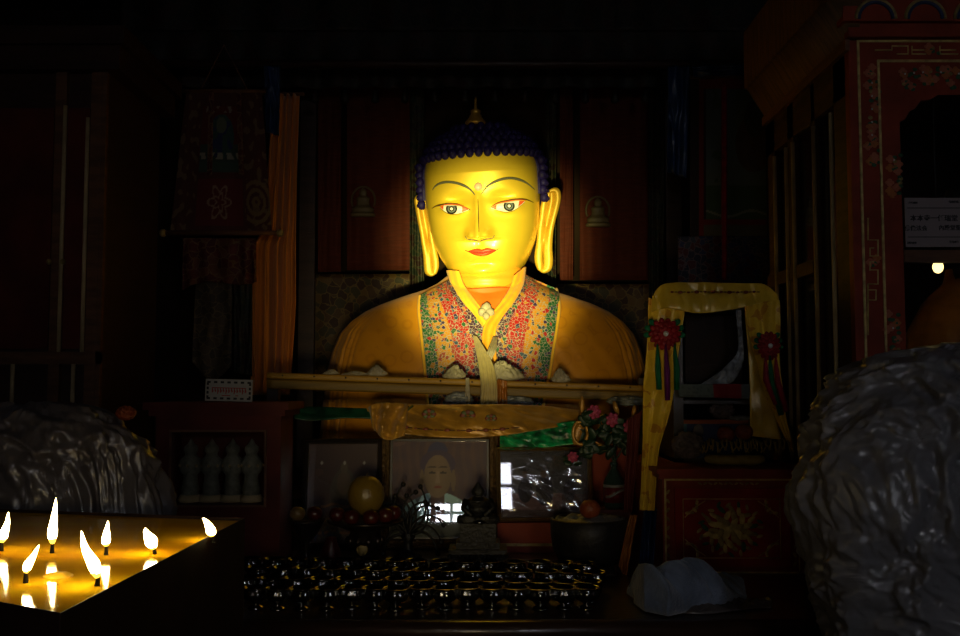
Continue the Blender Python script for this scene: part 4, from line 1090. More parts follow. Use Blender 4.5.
# goods in the lower compartment
SB = cz+.0165
p = at(681, 436, 2.97); q = at(750, 436, 2.97)
bk = multi('box_blue', 'box_orange', 'label_white', 'box_cyan'); zt2 = at(700, 420, 2.97).z; zt1 = at(700, 424, 2.97).z
single('blue_box', (lambda m_: (m_.box((p.x, 2.985, SB), (q.x, 3.03, zt1), 0), m_.box((p.x, 2.984, zt1), (q.x, 3.031, zt2), 1), m_.ball((p.x+.055, 2.984, zt1-.02), .016, 2, 10, (1, .1, 1.2)), m_.ball((p.x+.04, 2.984, zt1-.034), .012, 2, 10, (1.2, .1, .8)), m_.box((p.x-.0, 2.982, zt1-.03), (p.x+.02, 2.985, zt1), 3)) and m_)(bk), None, 'blue box with orange top edge inside the shrine case', 'box')
rumple(722, 410, 3.05, .03, .022, .02, 'bundle_lilac', 'wrapped_bundle', 'pale wrapped bundle sitting behind the blue box in the shrine case', 'bundle', 31)
rumple(740, 418, 2.965, .03, .006, .02, 'silver_foil', 'foil_scrap', 'bright silver scrap on top of the blue box', 'foil', 32)
rumple(688, 445, 2.90, .038, .030, .03, 'bundle_lilac', 'wrapped_sweets', 'pale lilac wrapped bundle at the left front of the shrine case', 'bundle', 33, zbase=cz+.004)
for k, (px, py, lab) in enumerate(((726, 434, 'orange left of two at the shrine case front'), (744, 432, 'orange right of two at the shrine case front'))):
    fruit(px, py, 2.93, .026, 'orange_peel', lab, 'orange', stalk=False)
for k, (a, b_, lab) in enumerate((((704, 444), (738, 452), 'banana lying left on the red cabinet top'), ((716, 450), (752, 447), 'banana lying in the middle of the red cabinet top'), ((735, 446), (764, 450), 'banana lying right on the red cabinet top'))):
    A_, B2 = at(*a, 2.88-.01*k), at(*b_, 2.88-.01*k); md = (A_+B2)/2 + Vector((0, -.01, -.012)); A_.z = B2.z = cz+.024; md.z = cz+.0185
    P = [catmull([A_, md, B2], i/14) for i in range(15)]
    single('banana', MB().tube(P, [.003]+[.006+.009*math.sin(PI*i/14)**.5 for i in range(1, 14)]+[.003], 0, 10), 'banana', lab, 'banana', 'bananas before the shrine case')

# yellow scarf over the shrine ----------------------------------------
ys = thing('yellow_scarf', 'long yellow satin scarf draped over the shrine case and hanging down', 'scarf', at(720, 300, 2.93))
def scarf_piece(A, B, nu, nv, amp, name, m, fr=9, sd=0, ruff=0):
    mb = MB(); between(mb, A, B, nu, nv, lambda u, v, p: amp*crumple(Vector((p.x*1.2+sd, p.y, p.z*.6)), fr, 3) + ruff*math.sin(v*2*PI*2.5+u*2)); return mb.build(name, m, ys, thick=.003)
scarf_piece([at(652, 300, 2.93), at(664, 284, 2.93), at(700, 282, 2.92), at(740, 283, 2.92), at(766, 284, 2.93), at(778, 295, 2.94)],
            [at(652, 312, 2.93), at(668, 308, 2.92), at(700, 313, 2.91), at(740, 308, 2.91), at(766, 302, 2.92), at(781, 308, 2.93)], 90, 20, .011, 'top_fold', 'yellow_satin', sd=1)
scarf_piece([at(650, 297, 2.93), at(648, 340, 2.93), at(645, 380, 2.92), at(644, 420, 2.90), at(643, 460, 2.86), at(641, 511, 2.80)],
            [at(686, 311, 2.91), at(680, 350, 2.91), at(676, 380, 2.90), at(668, 420, 2.88), at(659, 455, 2.84), at(655, 511, 2.79)], 110, 24, .013, 'left_fall', 'yellow_pattern', sd=2, ruff=.004)
scarf_piece([at(745, 303, 2.93), at(750, 330, 2.93), at(757, 360, 2.92), at(766, 395, 2.91), at(780, 425, 2.90), at(793, 450, 2.89)],
            [at(780, 300, 2.92), at(781, 330, 2.92), at(780, 360, 2.91), at(784, 395, 2.90), at(789, 425, 2.89), at(795, 452, 2.88)], 90, 20, .011, 'right_fall', 'yellow_pattern', sd=3, ruff=.004)
scarf_piece([at(745, 312, 2.955), at(748, 350, 2.955), at(750, 390, 2.95), at(750, 436, 2.94)], [at(757, 312, 2.95), at(764, 350, 2.95), at(770, 390, 2.945), at(782, 440, 2.93)], 60, 12, .004, 'inner_fall', 'yellow_satin', sd=4)
mb = MB()
for k in range(40):
    x = 700+k*2.3; A_ = at(x, 440+2*math.sin(k), 2.885); mb.tube([A_, A_+Vector((.004*math.sin(k*3), -.006, -.016)), A_+Vector((.01*math.sin(k*2), -.004, -.032))], .0022, 0, 5)
mb.build('fringe', 'banana', ys)
ln = multi('drape_motif', 'drape_line')
for k in range(11):
    p = at(672+k*8.2, 292+.4*math.sin(k), 2.905); ln.ball(p, .006 if k % 2 else .004, 0, 7, (1.4, .3, .8)); q = at(672+k*8.2+4, 292, 2.905); ln.ball(q, .003, 1, 6, (2, .3, .6))
ln.build('embroidery', None, ys)
def flower(px, py, Y, s_, label, cols, squash=1):
    c = at(px, py, Y); t = thing('rosette_tassel', label, 'tassel', c)
    mb = MB()
    for ring_, (n_, rr, sz) in enumerate(((14, .036, .012), (12, .026, .012), (8, .014, .011))):
        for k in range(n_):
            a = 2*PI*k/n_ + ring_*.4; mb.ball(c + Vector((math.cos(a)*rr*s_*squash, -.004*ring_, math.sin(a)*rr*s_)), sz*s_, 0, 8, (1, .3, .7), Matrix.Rotation(-a, 3, 'Y'))
    mb.build('petals', 'flower_red', t)
    MB().ball(c + Vector((0, -.014, 0)), .008*s_, n=10).build('bead', 'bead_white', t)
    lf = MB()
    for k in range(6):
        a = [.75, .35, -.05, PI-.75, PI-.35, PI+.05][k]; lf.ball(c + Vector((math.cos(a)*.05*s_*squash, .006, math.sin(a)*.05*s_)), .012*s_, 0, 8, (1, .3, .7), Matrix.Rotation(-a, 3, 'Y'))
    lf.build('leaves', 'tassel_green', t)
    for k, (dx, ln_, m) in enumerate(cols):
        A_ = c + Vector((dx*squash, -.008, -.03*s_)); 
        MB().tube([A_, A_+Vector((0, -.002, -.03)), A_+Vector((.002*k+squash*0, -.004, -ln_*.5)), A_+Vector((.003+(1-squash)*.1, -.004, -ln_))], [.002, .006, .009, .008], 0, 10).build('tassel', m, t)
flower(665, 334, 2.875, 1.0, 'bright red rosette with green and purple tassels on the left scarf fall', [(-.024, .13, 'tassel_green'), (0, .16, 'tassel_purple'), (.026, .13, 'tassel_green')])
flower(769, 346, 2.875, .9, 'dim red rosette with tassels on the right scarf fall', [(-.018, .14, 'tassel_red'), (0, .17, 'tassel_green'), (.022, .16, 'tassel_red')], .75)

# ribbons falling between bowl and cabinet
hang([(630, 515), (637, 515)], [(619, 566), (626, 580)], 2.80, 2.74, 'orange_ribbon', 'ribbon_orange', 'narrow orange ribbon hanging right of the dark bowl', 'ribbon', .005, 2)
hang([(644, 510), (656, 508)], [(638, 584), (652, 588)], 2.82, 2.72, 'blue_scarf', 'scarf_blue', 'dark blue scarf hanging left of the red cabinet', 'scarf', .006, 3)
rumple(646, 583, 2.60, .03, .014, .03, 'scarf_blue', 'blue_cloth', 'dark blue cloth heap at the left corner of the towel', 'cloth', 41, zbase=TZ)
hang([(628, 420), (642, 410)], [(624, 512), (632, 512)], 2.97, 2.93, 'red_brown_banner', 'wood_red', 'narrow dark red hanging between the roses and the yellow scarf', 'banner', .004, 2)
# towel ---------------------------------------------------------------
tc = atz(688, 606, TZ); mb = MB()
OUT = [(634, 601), (640, 578), (655, 572), (672, 566), (692, 563), (706, 565), (718, 573), (732, 581), (746, 598), (738, 606), (700, 612), (672, 615), (650, 610)]
def towel(u, v):
    px = 634 + 112*u
    top_ = ipl([(634, 597), (640, 580), (652, 571), (662, 572), (680, 566), (692, 564), (706, 565), (716, 573), (730, 580), (738, 590), (747, 599)], px)
    bot_ = ipl([(634, 603), (645, 611), (668, 616), (690, 611), (720, 607), (747, 601)], px)
    A_ = atz(px, bot_, TZ+.004); hgt = (bot_-top_)*A_.y/1000*.74
    a = PI*v; y = A_.y + .055 - .055*math.cos(a); z = TZ + .004 + hgt*math.sin(a)**.75
    p = Vector((A_.x, y, z)); k = .024*crumple(Vector((p.x+v*.12, 0, p.x*.4+v*.08)), 12, 4)*math.sin(a)**.5
    diag = (.017*sstep(-.25, .25, math.sin(px*.075 + v*5.5)) - .008)*math.sin(a)
    p += Vector((0, -k*.8 - diag, k + diag*.5)); p.z = max(p.z, TZ+.002); return p
mb.grid(towel, 110, 50); single('grey_towel', mb, 'towel_blue', 'crumpled blue grey towel lying on the table before the red cabinet', 'towel', thick=.004)
mb = MB(); 
def film(u, v):
    p = atz(668+104*u, 612-9*v+3*math.sin(u*5), TZ); q = .010*max(0, crumple(Vector((p.x, p.y, 0)), 26, 4)); p.z = TZ+.002+q*math.sin(PI*v)**.5; return p
mb.grid(film, 80, 20); single('clear_bag', mb, 'plastic_dark', 'flattened clear plastic bag on the table right of the towel', 'plastic', thick=.001)
mb = MB()
def film2(u, v):
    p = atz(545+70*u, 576-9*v, TZ); q = .012*max(0, crumple(Vector((p.x, p.y, 3)), 30, 4)); p.z = TZ+.002+q*math.sin(PI*v)**.5*math.sin(PI*u)**.5; return p
mb.grid(film2, 60, 20); single('clear_bag', mb, 'plastic_dark', 'crumpled clear plastic on the table around the foot of the dark bowl', 'plastic', thick=.001)

# ------------------------------------------------------------------ small glazed cabinet on the left with figurines
GY = 2.92; a0 = at(156, 416, GY); a1 = at(281, 416, GY)
gc = thing('small_glass_cabinet', 'small dark red glass-fronted cabinet with pale figurines, on the left', 'cabinet', ((a0.x+a1.x)/2, 3.1, TZ))
b = MB(); zt = a0.z; o0 = at(172, 432, GY); o1 = at(264, 505, GY)
b.box((a0.x, GY, TZ), (o0.x, GY+.03, zt)); b.box((o1.x, GY, TZ), (a1.x, GY+.03, zt)); b.box((o0.x, GY, o0.z), (o1.x, GY+.03, zt)); b.box((o0.x, GY, TZ), (o1.x, GY+.03, o1.z))
b.box((a0.x, GY+.03, TZ), (a0.x+.02, 3.13, zt)); b.box((a1.x-.02, GY+.03, TZ), (a1.x, 3.13, zt)); b.box((a0.x, 3.11, TZ), (a1.x, 3.13, zt)); b.box((a0.x+.02, GY+.03, o1.z-.02), (a1.x-.02, 3.11, o1.z))
b.box((a0.x-.015, GY-.02, zt), (a1.x+.015, 3.14, zt+.018)); b.box((a0.x-.028, GY-.035, zt+.018), (a1.x+.028, 3.145, zt+.040))
b.build('body', 'wood_red', gc)
MB().box((o0.x, GY+.012, o1.z), (o1.x, GY+.015, o0.z)).build('glass', 'cabinet_glass', gc)
bd = MB()
for (p, q) in (((o0.x-.006, o0.z), (o1.x+.006, o0.z+.006)), ((o0.x-.006, o1.z-.006), (o1.x+.006, o1.z)), ((o0.x-.006, o1.z), (o0.x, o0.z)), ((o1.x, o1.z), (o1.x+.006, o0.z))): bd.box((p[0], GY-.006, p[1]), (q[0], GY, q[1]))
bd.build('bead_trim', 'wood_brown', gc)
def figurine(px, label, first=[None]):
    c = at(px, 500, 3.0); c.z = o1.z+.001; H = at(px, 438, 3.0).z - c.z
    if first[0] is None:
        t = thing('stupa_figurine', label, 'figurine', c, 'pale figurines inside the small glass cabinet'); first[0] = t
        MB().lathe([(0, 0), (.030, 0), (.030, H*.06), (.026, H*.08), (.024, H*.16), (.027, H*.18), (.022, H*.30), (.020, H*.42), (.030, H*.48), (.034, H*.56), (.030, H*.66), (.018, H*.72), (.016, H*.76), (.021, H*.80), (.020, H*.86), (.010, H*.91), (.005, H*.96), (0, H)], c, 24).build('figure', 'figurine_pale', t)
        d = MB(); d.lathe([(.0, 0), (.033, 0), (.036, .008), (.030, .020), (.0, .020)], c + Vector((0, -.001, 0)), 20); 
        for k in range(8): d.ball(c + Vector((.033*math.cos(k*PI/4), .033*math.sin(k*PI/4), H*.57)), .005, n=6)
        d.build('lotus_base', 'trim_beige', t)
    else:
        t = copy_tree(first[0]); t.location = c; t['label'] = label
for px, lab in ((190, 'leftmost pale figurine behind the cabinet glass, partly in shadow'), (211, 'second pale figurine from the left behind the cabinet glass'), (232, 'third pale figurine from the left behind the cabinet glass'), (251, 'rightmost pale figurine behind the cabinet glass')): figurine(px, lab)
# text helper
def text_mesh(txt, size, T, align='CENTER', ext=.0006, bold=.0003):
    cu = bpy.data.curves.new('text', 'FONT'); cu.body = txt; cu.size = size; cu.align_x = align; cu.align_y = 'CENTER'; cu.extrude = ext; cu.resolution_u = 3; cu.offset = bold
    o = bpy.data.objects.new('text', cu); C.objects.link(o)
    bpy.context.view_layer.update()
    me = bpy.data.meshes.new_from_object(o.evaluated_get(bpy.context.evaluated_depsgraph_get()))
    me.transform(T @ Matrix.Rotation(PI/2, 4, 'X')); bpy.data.objects.remove(o); bpy.data.curves.remove(cu)
    return me
def add_text(name, items, m, parent):
    """items: (text, size, x, y, z); joined into one mesh"""
    for txt, size, T in items:
        bm = bmesh.new(); me = text_mesh(txt, size, T); bm.from_mesh(me); bpy.data.meshes.remove(me)
        mb = MB(); mb.bm.free(); mb.bm = bm; mb.build(name, m, parent)
# little card with red writing standing on that cabinet
k0 = at(205, 400, 2.93); k1 = at(252, 402, 2.93); kz = zt+.0405; ch = .066; cc = (k0+k1)/2
cd = thing('small_card', 'small white card with dark dashed border and red writing on the glass cabinet', 'card', (cc.x, 2.93, kz))
RK = Matrix.Translation((cc.x, 2.93, kz)) @ Matrix.Rotation(math.radians(1.5), 4, 'Y')
def rk(mb): bmesh.ops.transform(mb.bm, matrix=RK, verts=mb.bm.verts); return mb
cw = (k1.x-k0.x)/2
rk(MB().box((-cw, -.002, .002), (cw, .002, ch))).build('card_sheet', 'card_white', cd)
b = MB()
for k in range(7):
    x = -cw+.010+k*(2*cw-.02)/6
    b.box((x-.005, -.0032, ch-.012), (x+.005, -.002, ch-.006)); b.box((x-.005, -.0032, .007), (x+.005, -.002, .013))
for k in range(4):
    z = .014+k*(ch-.028)/3
    for s_ in (-1, 1): b.box((s_*(cw-.007)-.003, -.0032, z-.004), (s_*(cw-.007)+.003, -.002, z+.004))
rk(b).build('dashed_border', 'ink_dark', cd)
b = MB(); b.box((-cw*.72, -.0032, ch*.60), (cw*.72, -.002, ch*.635)) 
for k in range(13):   # red script line with strokes hanging from its head line
    x = -cw*.70 + k*cw*1.4/12; b.box((x-.0012, -.0034, ch*(.40+.06*math.sin(k*2.1))), (x+.0012, -.002, ch*.62)); b.tube([(x, -.003, ch*.56), (x+.003, -.003, ch*.47), (x+.001, -.003, ch*.42)], .001, 0, 5)
b.box((-.02, -.0032, ch*.26), (.005, -.002, ch*.30)); b.box((.02, -.0032, ch*.26), (.028, -.002, ch*.30))
rk(b).build('red_script', 'ink_red', cd)

# ------------------------------------------------------------------ thangka, hangings, curtain on the left
def thangka_fn(u, v):
    c = (.030, .008, .006)
    if .06 < u < .94: c = mixc((.045, .012, .008), (.03, .010, .008), .5+.5*N2(u, v, 14))
    if u < .22 or u > .74:
        if N2(u, v, 16, 3) > .2: c = (.06, .04, .02)
    if .24 < u < .72 and .42 < v < .90:
        c = (.05, .008, .006) if v > .62 else (.02, .03, .022)
        if ell(u, v, .48, .68, .15, .16): c = (.015, .035, .03) if N2(u, v, 12, 5) > -.1 else (.012, .016, .05)
        if ell(u, v, .48, .76, .06, .06): c = (.05, .06, .04)
        if abs(v-.54) < .025 and N2(u, v, 20, 6) > -.1: c = (.13, .12, .09)
        if v > .85 and N2(u, v, 20, 9) > .1: c = (.09, .08, .06)
        if abs(v-.47) < .03: c = (.02, .035, .025)
    if .24 < u < .72 and .04 < v < .38:
        c = (.055, .008, .008)
        r = math.hypot((u-.48)*1.1, v-.21); a = math.atan2(v-.21, u-.48)
        if (abs(r-.10-.03*math.cos(6*a)) < .012 or abs(r-.05-.02*math.cos(5*a)) < .010) : c = (.12, .085, .06)
    if u > .76 and .05 < v < .38 and abs(math.sin(math.hypot(u-.86, v-.21)*55)) > .7: c = (.075, .05, .02)
    return clamp(tuple(x*1.7 for x in c))
def flat_hang(name, label, cat, corners, Y, m, col=None, nu=60, nv=70, fold=.004, nf=3, group=None, parent=None, thick=.003):
    (ax, ay), (bx_, by), (cx_, cy), (dx, dy) = corners   # TL TR BR BL
    A = [at(dx, dy, Y), at(cx_, cy, Y)]; B = [at(ax, ay, Y), at(bx_, by, Y)]; mb = MB()
    between(mb, A, B, nu, nv, lambda u, v, p: fold*math.sin(2*PI*nf*u)*(1-.5*v) + fold*.6*noise.noise(p*6), smooth=False, col=col)
    if parent is not None: return mb.build(name, m, parent, thick=thick)
    return single(name, mb, m, label, cat, group, thick=thick)
TY = 3.95
th = thing('thangka', 'painted scroll with red borders hanging on the dark left side', 'painting', at(222, 235, TY))
flat_hang('painted_cloth', None, None, ((186, 92), (262, 92), (272, 232), (170, 232)), TY, 'painted', thangka_fn, 110, 150, .004, 2, parent=th)
MB().tube([at(163, 233, TY), at(280, 233, TY)], .010, 0, 12).build('bottom_rod', 'wood_brown', th)
MB().tube([at(182, 91, TY), at(266, 91, TY)], .008, 0, 12).build('top_rod', 'wood_brown', th)
for px in (163, 280): MB().ball(at(px, 233, TY), .016, n=10).build('rod_knob', 'gilt_dim', th)
MB().tube([at(200, 91, TY), at(224, 45, TY+.02), at(248, 91, TY)], .003).build('hanging_cord', 'wood_brown', th)
flat_hang('ribbon', None, None, ((209, 92), (214, 92), (212, 175), (207, 175)), TY-.01, 'red_brocade', None, 6, 30, .002, 1, parent=th); flat_hang('ribbon', None, None, ((236, 92), (241, 92), (244, 175), (239, 175)), TY-.01, 'red_brocade', None, 6, 30, .002, 1, parent=th)
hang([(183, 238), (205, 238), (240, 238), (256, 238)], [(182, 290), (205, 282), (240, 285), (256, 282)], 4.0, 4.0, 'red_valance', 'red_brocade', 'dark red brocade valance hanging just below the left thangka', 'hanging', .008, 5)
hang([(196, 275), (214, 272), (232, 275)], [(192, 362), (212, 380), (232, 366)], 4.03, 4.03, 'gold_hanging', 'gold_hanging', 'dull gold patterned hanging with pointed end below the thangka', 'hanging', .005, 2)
hang([(234, 275), (252, 275)], [(234, 372), (252, 376)], 4.02, 4.02, 'green_hanging', 'column_brocade', 'green and pale flowered strip hanging left of the orange curtain', 'hanging', .005, 2)
cu = thing('orange_curtain', 'tall pleated orange curtain hanging left of the statue', 'curtain', at(275, 390, 4.1))
def curt(u, v):
    l = ipl([(0, 272), (.1, 270), (.45, 262), (.5, 252), (1, 250)], v); r = ipl([(0, 299), (.4, 297), (.7, 296), (1, 290)], v)
    p = at(l+(r-l)*u, 95+300*v, 4.08); ph = u*2*PI*4.5 + .8*math.sin(v*3) + 1.3*noise.noise(Vector((u*3, v*2, 5)))
    p.y += .022*math.sin(ph) + .008*math.sin(ph*2.3+1); return p
b = MB(); b.grid(curt, 160, 60); b.build('curtain_cloth', 'curtain_orange', cu, thick=.003)
MB().tube([at(262, 94, 4.08), at(304, 94, 4.08)], .008).build('curtain_rod', 'wood_brown', cu)
rumple(126, 413, 2.08, .016, .012, .02, 'orange_peel', 'orange_cloth', 'orange cloth scrap behind the left plastic heap', 'cloth', 43)
hang([(264, 66), (280, 66)], [(266, 132), (279, 136)], 4.0, 4.0, 'blue_khata', 'scarf_blue', 'dark blue scarf hanging above the orange curtain', 'scarf', .008, 2)
hang([(668, 66), (690, 66)], [(667, 172), (686, 178)], 4.0, 4.0, 'blue_khata', 'scarf_blue', 'blue scarf hanging above the right thangka edge', 'scarf', .008, 2)

# ------------------------------------------------------------------ hangings behind the statue
def redb(x0, x1, y1, label):
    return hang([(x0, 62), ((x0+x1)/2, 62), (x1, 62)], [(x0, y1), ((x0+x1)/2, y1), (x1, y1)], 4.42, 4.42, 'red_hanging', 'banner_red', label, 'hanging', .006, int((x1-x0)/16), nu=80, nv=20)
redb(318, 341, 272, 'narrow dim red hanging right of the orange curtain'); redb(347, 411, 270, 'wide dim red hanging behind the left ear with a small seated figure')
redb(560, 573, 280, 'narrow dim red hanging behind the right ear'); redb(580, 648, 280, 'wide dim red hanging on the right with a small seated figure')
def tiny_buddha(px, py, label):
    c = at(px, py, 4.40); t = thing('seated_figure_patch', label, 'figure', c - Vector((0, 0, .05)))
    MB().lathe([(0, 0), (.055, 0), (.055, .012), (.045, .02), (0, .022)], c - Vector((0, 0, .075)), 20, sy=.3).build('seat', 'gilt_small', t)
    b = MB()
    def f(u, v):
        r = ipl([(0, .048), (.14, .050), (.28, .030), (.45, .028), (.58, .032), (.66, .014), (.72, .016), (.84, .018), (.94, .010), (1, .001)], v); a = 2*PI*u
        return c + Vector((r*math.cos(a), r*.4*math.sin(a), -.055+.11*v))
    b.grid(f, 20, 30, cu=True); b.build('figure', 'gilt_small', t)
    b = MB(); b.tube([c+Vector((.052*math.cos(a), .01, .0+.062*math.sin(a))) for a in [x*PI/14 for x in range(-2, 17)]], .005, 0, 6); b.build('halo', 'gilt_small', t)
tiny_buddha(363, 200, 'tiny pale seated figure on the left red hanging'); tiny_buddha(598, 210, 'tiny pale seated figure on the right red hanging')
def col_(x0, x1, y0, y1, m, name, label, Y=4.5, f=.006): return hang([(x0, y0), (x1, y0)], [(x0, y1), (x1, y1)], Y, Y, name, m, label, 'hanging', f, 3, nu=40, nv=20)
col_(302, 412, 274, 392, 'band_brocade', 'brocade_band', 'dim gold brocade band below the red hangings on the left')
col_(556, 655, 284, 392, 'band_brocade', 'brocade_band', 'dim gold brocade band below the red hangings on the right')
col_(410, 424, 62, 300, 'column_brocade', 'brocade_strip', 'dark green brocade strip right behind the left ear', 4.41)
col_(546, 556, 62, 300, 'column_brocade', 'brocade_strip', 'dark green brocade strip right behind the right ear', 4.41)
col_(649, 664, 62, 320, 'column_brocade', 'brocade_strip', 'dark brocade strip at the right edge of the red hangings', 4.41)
mb = MB(); pz_ = at(480, 62, 4.42).z; mb.tube([(-1.6, 4.42, pz_), (1.7, 4.42, pz_)], .02, 0, 12); single('hanging_pole', mb, 'wood_dark', 'dark wooden pole high behind the statue from which the red hangings fall', 'pole')
mb = MB(); pz_ = at(480, 64, 4.03).z; mb.tube([(-2.3, 4.03, pz_), (2.3, 4.03, pz_)], .018, 0, 12); single('hanging_pole', mb, 'wood_dark', 'dark wooden beam under the canopy carrying scarves and painted scrolls', 'pole')
for px, lab in ((309, 'dark wooden pillar between the orange curtain and red hangings'), (672, 'dark wooden pillar right of the red hangings')):
    x = at(px, 200, 4.5).x; t = thing('wooden_pillar', lab, 'pillar', (x, 4.5, 0))
    MB().box((x-.035, 4.46, .08), (x+.035, 4.54, 3.1)).build('shaft', 'wood_dark', t)
    MB().box((x-.06, 4.43, 0), (x+.06, 4.57, .08)).build('base', 'wood_dark', t)
    MB().box((x-.12, 4.43, 3.1), (x+.12, 4.57, 3.3)).build('capital', 'wood_dark', t)
# canopy valance high above
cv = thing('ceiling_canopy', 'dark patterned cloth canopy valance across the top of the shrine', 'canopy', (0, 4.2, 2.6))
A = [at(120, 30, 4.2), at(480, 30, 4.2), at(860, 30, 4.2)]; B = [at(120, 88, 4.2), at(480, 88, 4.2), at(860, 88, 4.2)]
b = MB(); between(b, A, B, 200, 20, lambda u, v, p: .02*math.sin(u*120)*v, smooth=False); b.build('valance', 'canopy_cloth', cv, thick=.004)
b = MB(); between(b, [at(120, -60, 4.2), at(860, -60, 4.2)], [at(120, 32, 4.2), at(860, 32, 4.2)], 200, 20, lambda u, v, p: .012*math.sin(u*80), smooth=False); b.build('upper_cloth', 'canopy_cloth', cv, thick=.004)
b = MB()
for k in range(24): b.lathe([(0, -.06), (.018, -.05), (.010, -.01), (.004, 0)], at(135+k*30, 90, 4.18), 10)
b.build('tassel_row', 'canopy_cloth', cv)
# right thangka
RY = 4.05
def right_fn(u, v):
    if u < .10: return clamp(mixc((.025, .02, .012), (.03, .012, .01), .5+.5*N2(u, v, 30)))
    if u < .15 or .93 < v or (.07 < v < .105 and u > .1): return (.16, .014, .01)
    if v < .07: return (.09, .08, .05)
    if u < .17: return (.03, .01, .008)
    c = mixc((.035, .042, .034), (.026, .034, .034), v)
    if u > .33 and u < .36: return (.14, .014, .01)
    if v < .32: c = mixc((.02, .034, .016), (.012, .022, .012), .5+.5*N2(u, v, 10))
    if ell(u, v, .68, .58, .20, .18): c = mixc((.035, .018, .010), (.018, .014, .012), .5+.5*N2(u, v, 12, 4))
    if ell(u, v, .68, .74, .10, .12): c = (.016, .018, .014)
    if N2(u, v, 9, 6) > .35 and u < .33: c = (.02, .03, .018)
    if abs(v-.14-.02*math.sin(u*12)) < .008: c = (.06, .065, .05)
    return clamp(tuple(x*3 for x in c))
t2 = thing('thangka', 'painted scroll with green landscape and red border hanging on the right', 'painting', at(735, 235, RY))
flat_hang('painted_cloth', None, None, ((690, 78), (784, 78), (784, 236), (690, 236)), RY, 'painted', right_fn, 120, 150, .003, 2, parent=t2)
flat_hang('lower_brocade', None, None, ((678, 236), (784, 236), (784, 286), (678, 286)), RY+.01, 'blue_brocade', None, 40, 30, .005, 3, parent=t2)
flat_hang('red_ribbon', None, None, ((722, 82), (727, 82), (727, 280), (722, 280)), RY-.015, 'flower_red', None, 6, 30, .002, 1, parent=t2)
MB().tube([at(684, 77, RY), at(790, 77, RY)], .009).build('top_rod', 'wood_brown', t2)
MB().tube([at(700, 77, RY), at(735, 63, RY), at(770, 77, RY)], .003).build('hanging_cord', 'wood_brown', t2)
hang([(692, 66), (740, 64), (785, 70)], [(694, 76), (740, 76), (785, 80)], 4.0, 4.0, 'blue_swag', 'scarf_blue', 'dull blue scarf swag along the top of the right thangka', 'scarf', .008, 4)

# ------------------------------------------------------------------ big painted cabinet on the right
CX, CY0, CY1 = .985, 2.62, 3.40; CZT = 2.42; CXR = 2.0
bc_ = thing('tall_painted_cabinet', 'tall red painted display cabinet with arched glass front on the right', 'cabinet', (1.5, 3.0, 0))
def cf(px, py): p = at(px, py, CY0); return p     # point on the front plane
FR = multi('lacquer_maroon', 'lacquer_red')
xa = CX; xb = cf(902, 200).x     # left stile
zA = cf(930, 95).z               # arch crown
zr1, zr0 = cf(930, 250).z, cf(930, 262).z
FR.box((xa, CY0, 0), (xb, CY0+.03, CZT)); FR.box((1.42, CY0, 0), (CXR, CY0+.03, CZT)); FR.box((xb, CY0, zA), (1.42, CY0+.03, CZT))
FR.box((xb, CY0, 0), (1.42, CY0+.03, 1.15))
# scalloped arch
AW = 1.42-xb; pts = [(xb, zA+.001)]
arch = [(0, 0), (0, -.30), (.05, -.27), (.09, -.18), (.14, -.15), (.19, -.06), (.27, -.05), (.34, -.0), (.5, .0)]
def archpts(s):
    return [( (xb + AW*a) if s == 0 else (1.42-AW*a), zA + AW*b*.8) for a, b in arch]
FR.extr([(xb, zA+.0)] + archpts(0)[1:], CY0, CY0+.025); FR.extr([(1.42, zA+.0)] + archpts(1)[1:], CY0, CY0+.025)
FR.build('front_frame', None, bc_)
rl_ = MB().box((xb, CY0-.004, zr0), (1.42, CY0+.028, zr1)); rl_.build('cross_rail', 'wood_brown', bc_)
MB().box((xb, CY0+.02, 1.15), (1.42, CY0+.023, zA)).build('front_glass', 'cabinet_glass', bc_)
sd = MB()   # body shell: back, far side, floor, top
sd.box((CX, CY1-.02, 0), (CXR, CY1, CZT)); sd.box((CXR-.02, CY0+.03, 0), (CXR, CY1, CZT)); sd.box((CX, CY0+.03, CZT-.02), (CXR, CY1, CZT)); sd.box((CX, CY0+.03, 1.0), (CXR-.02, CY1-.02, 1.03))
sd.build('cabinet_shell', 'wood_dark', bc_)
# left side: posts and rails around two glazed openings
def sy(px): # depth on the side plane x = CX for a photo column
    return CX/((px-480)/1000.0)
sdp = MB(); yposts = [(CY0+.03, CY0+.12), (2.90, 2.93), (3.10, 3.16), (3.30, 3.40)]
for y0, y1 in yposts: sdp.box((CX, y0, 0), (CX+.028, y1, CZT))
sdp.box((CX, CY0+.03, CZT-.14), (CX+.028, CY1, CZT)); sdp.box((CX-.004, 2.93, 1.83), (CX+.03, CY1, 1.87)); sdp.box((CX, CY0+.03, 0), (CX+.028, CY1, 1.1))
sdp.build('side_frame', 'wood_umber', bc_)
bdd = MB()
for y in (2.755, 2.90, 3.095, 3.165, 3.29): bdd.tube([(CX-.004, y, 1.1), (CX-.004, y, CZT-.16)], .0065, 0, 8)
bdd.build('side_beading', 'trim_beige', bc_)
MB().box((CX+.012, CY0+.12, 1.1), (CX+.015, CY1-.05, CZT-.14)).build('side_glass', 'cabinet_glass', bc_)
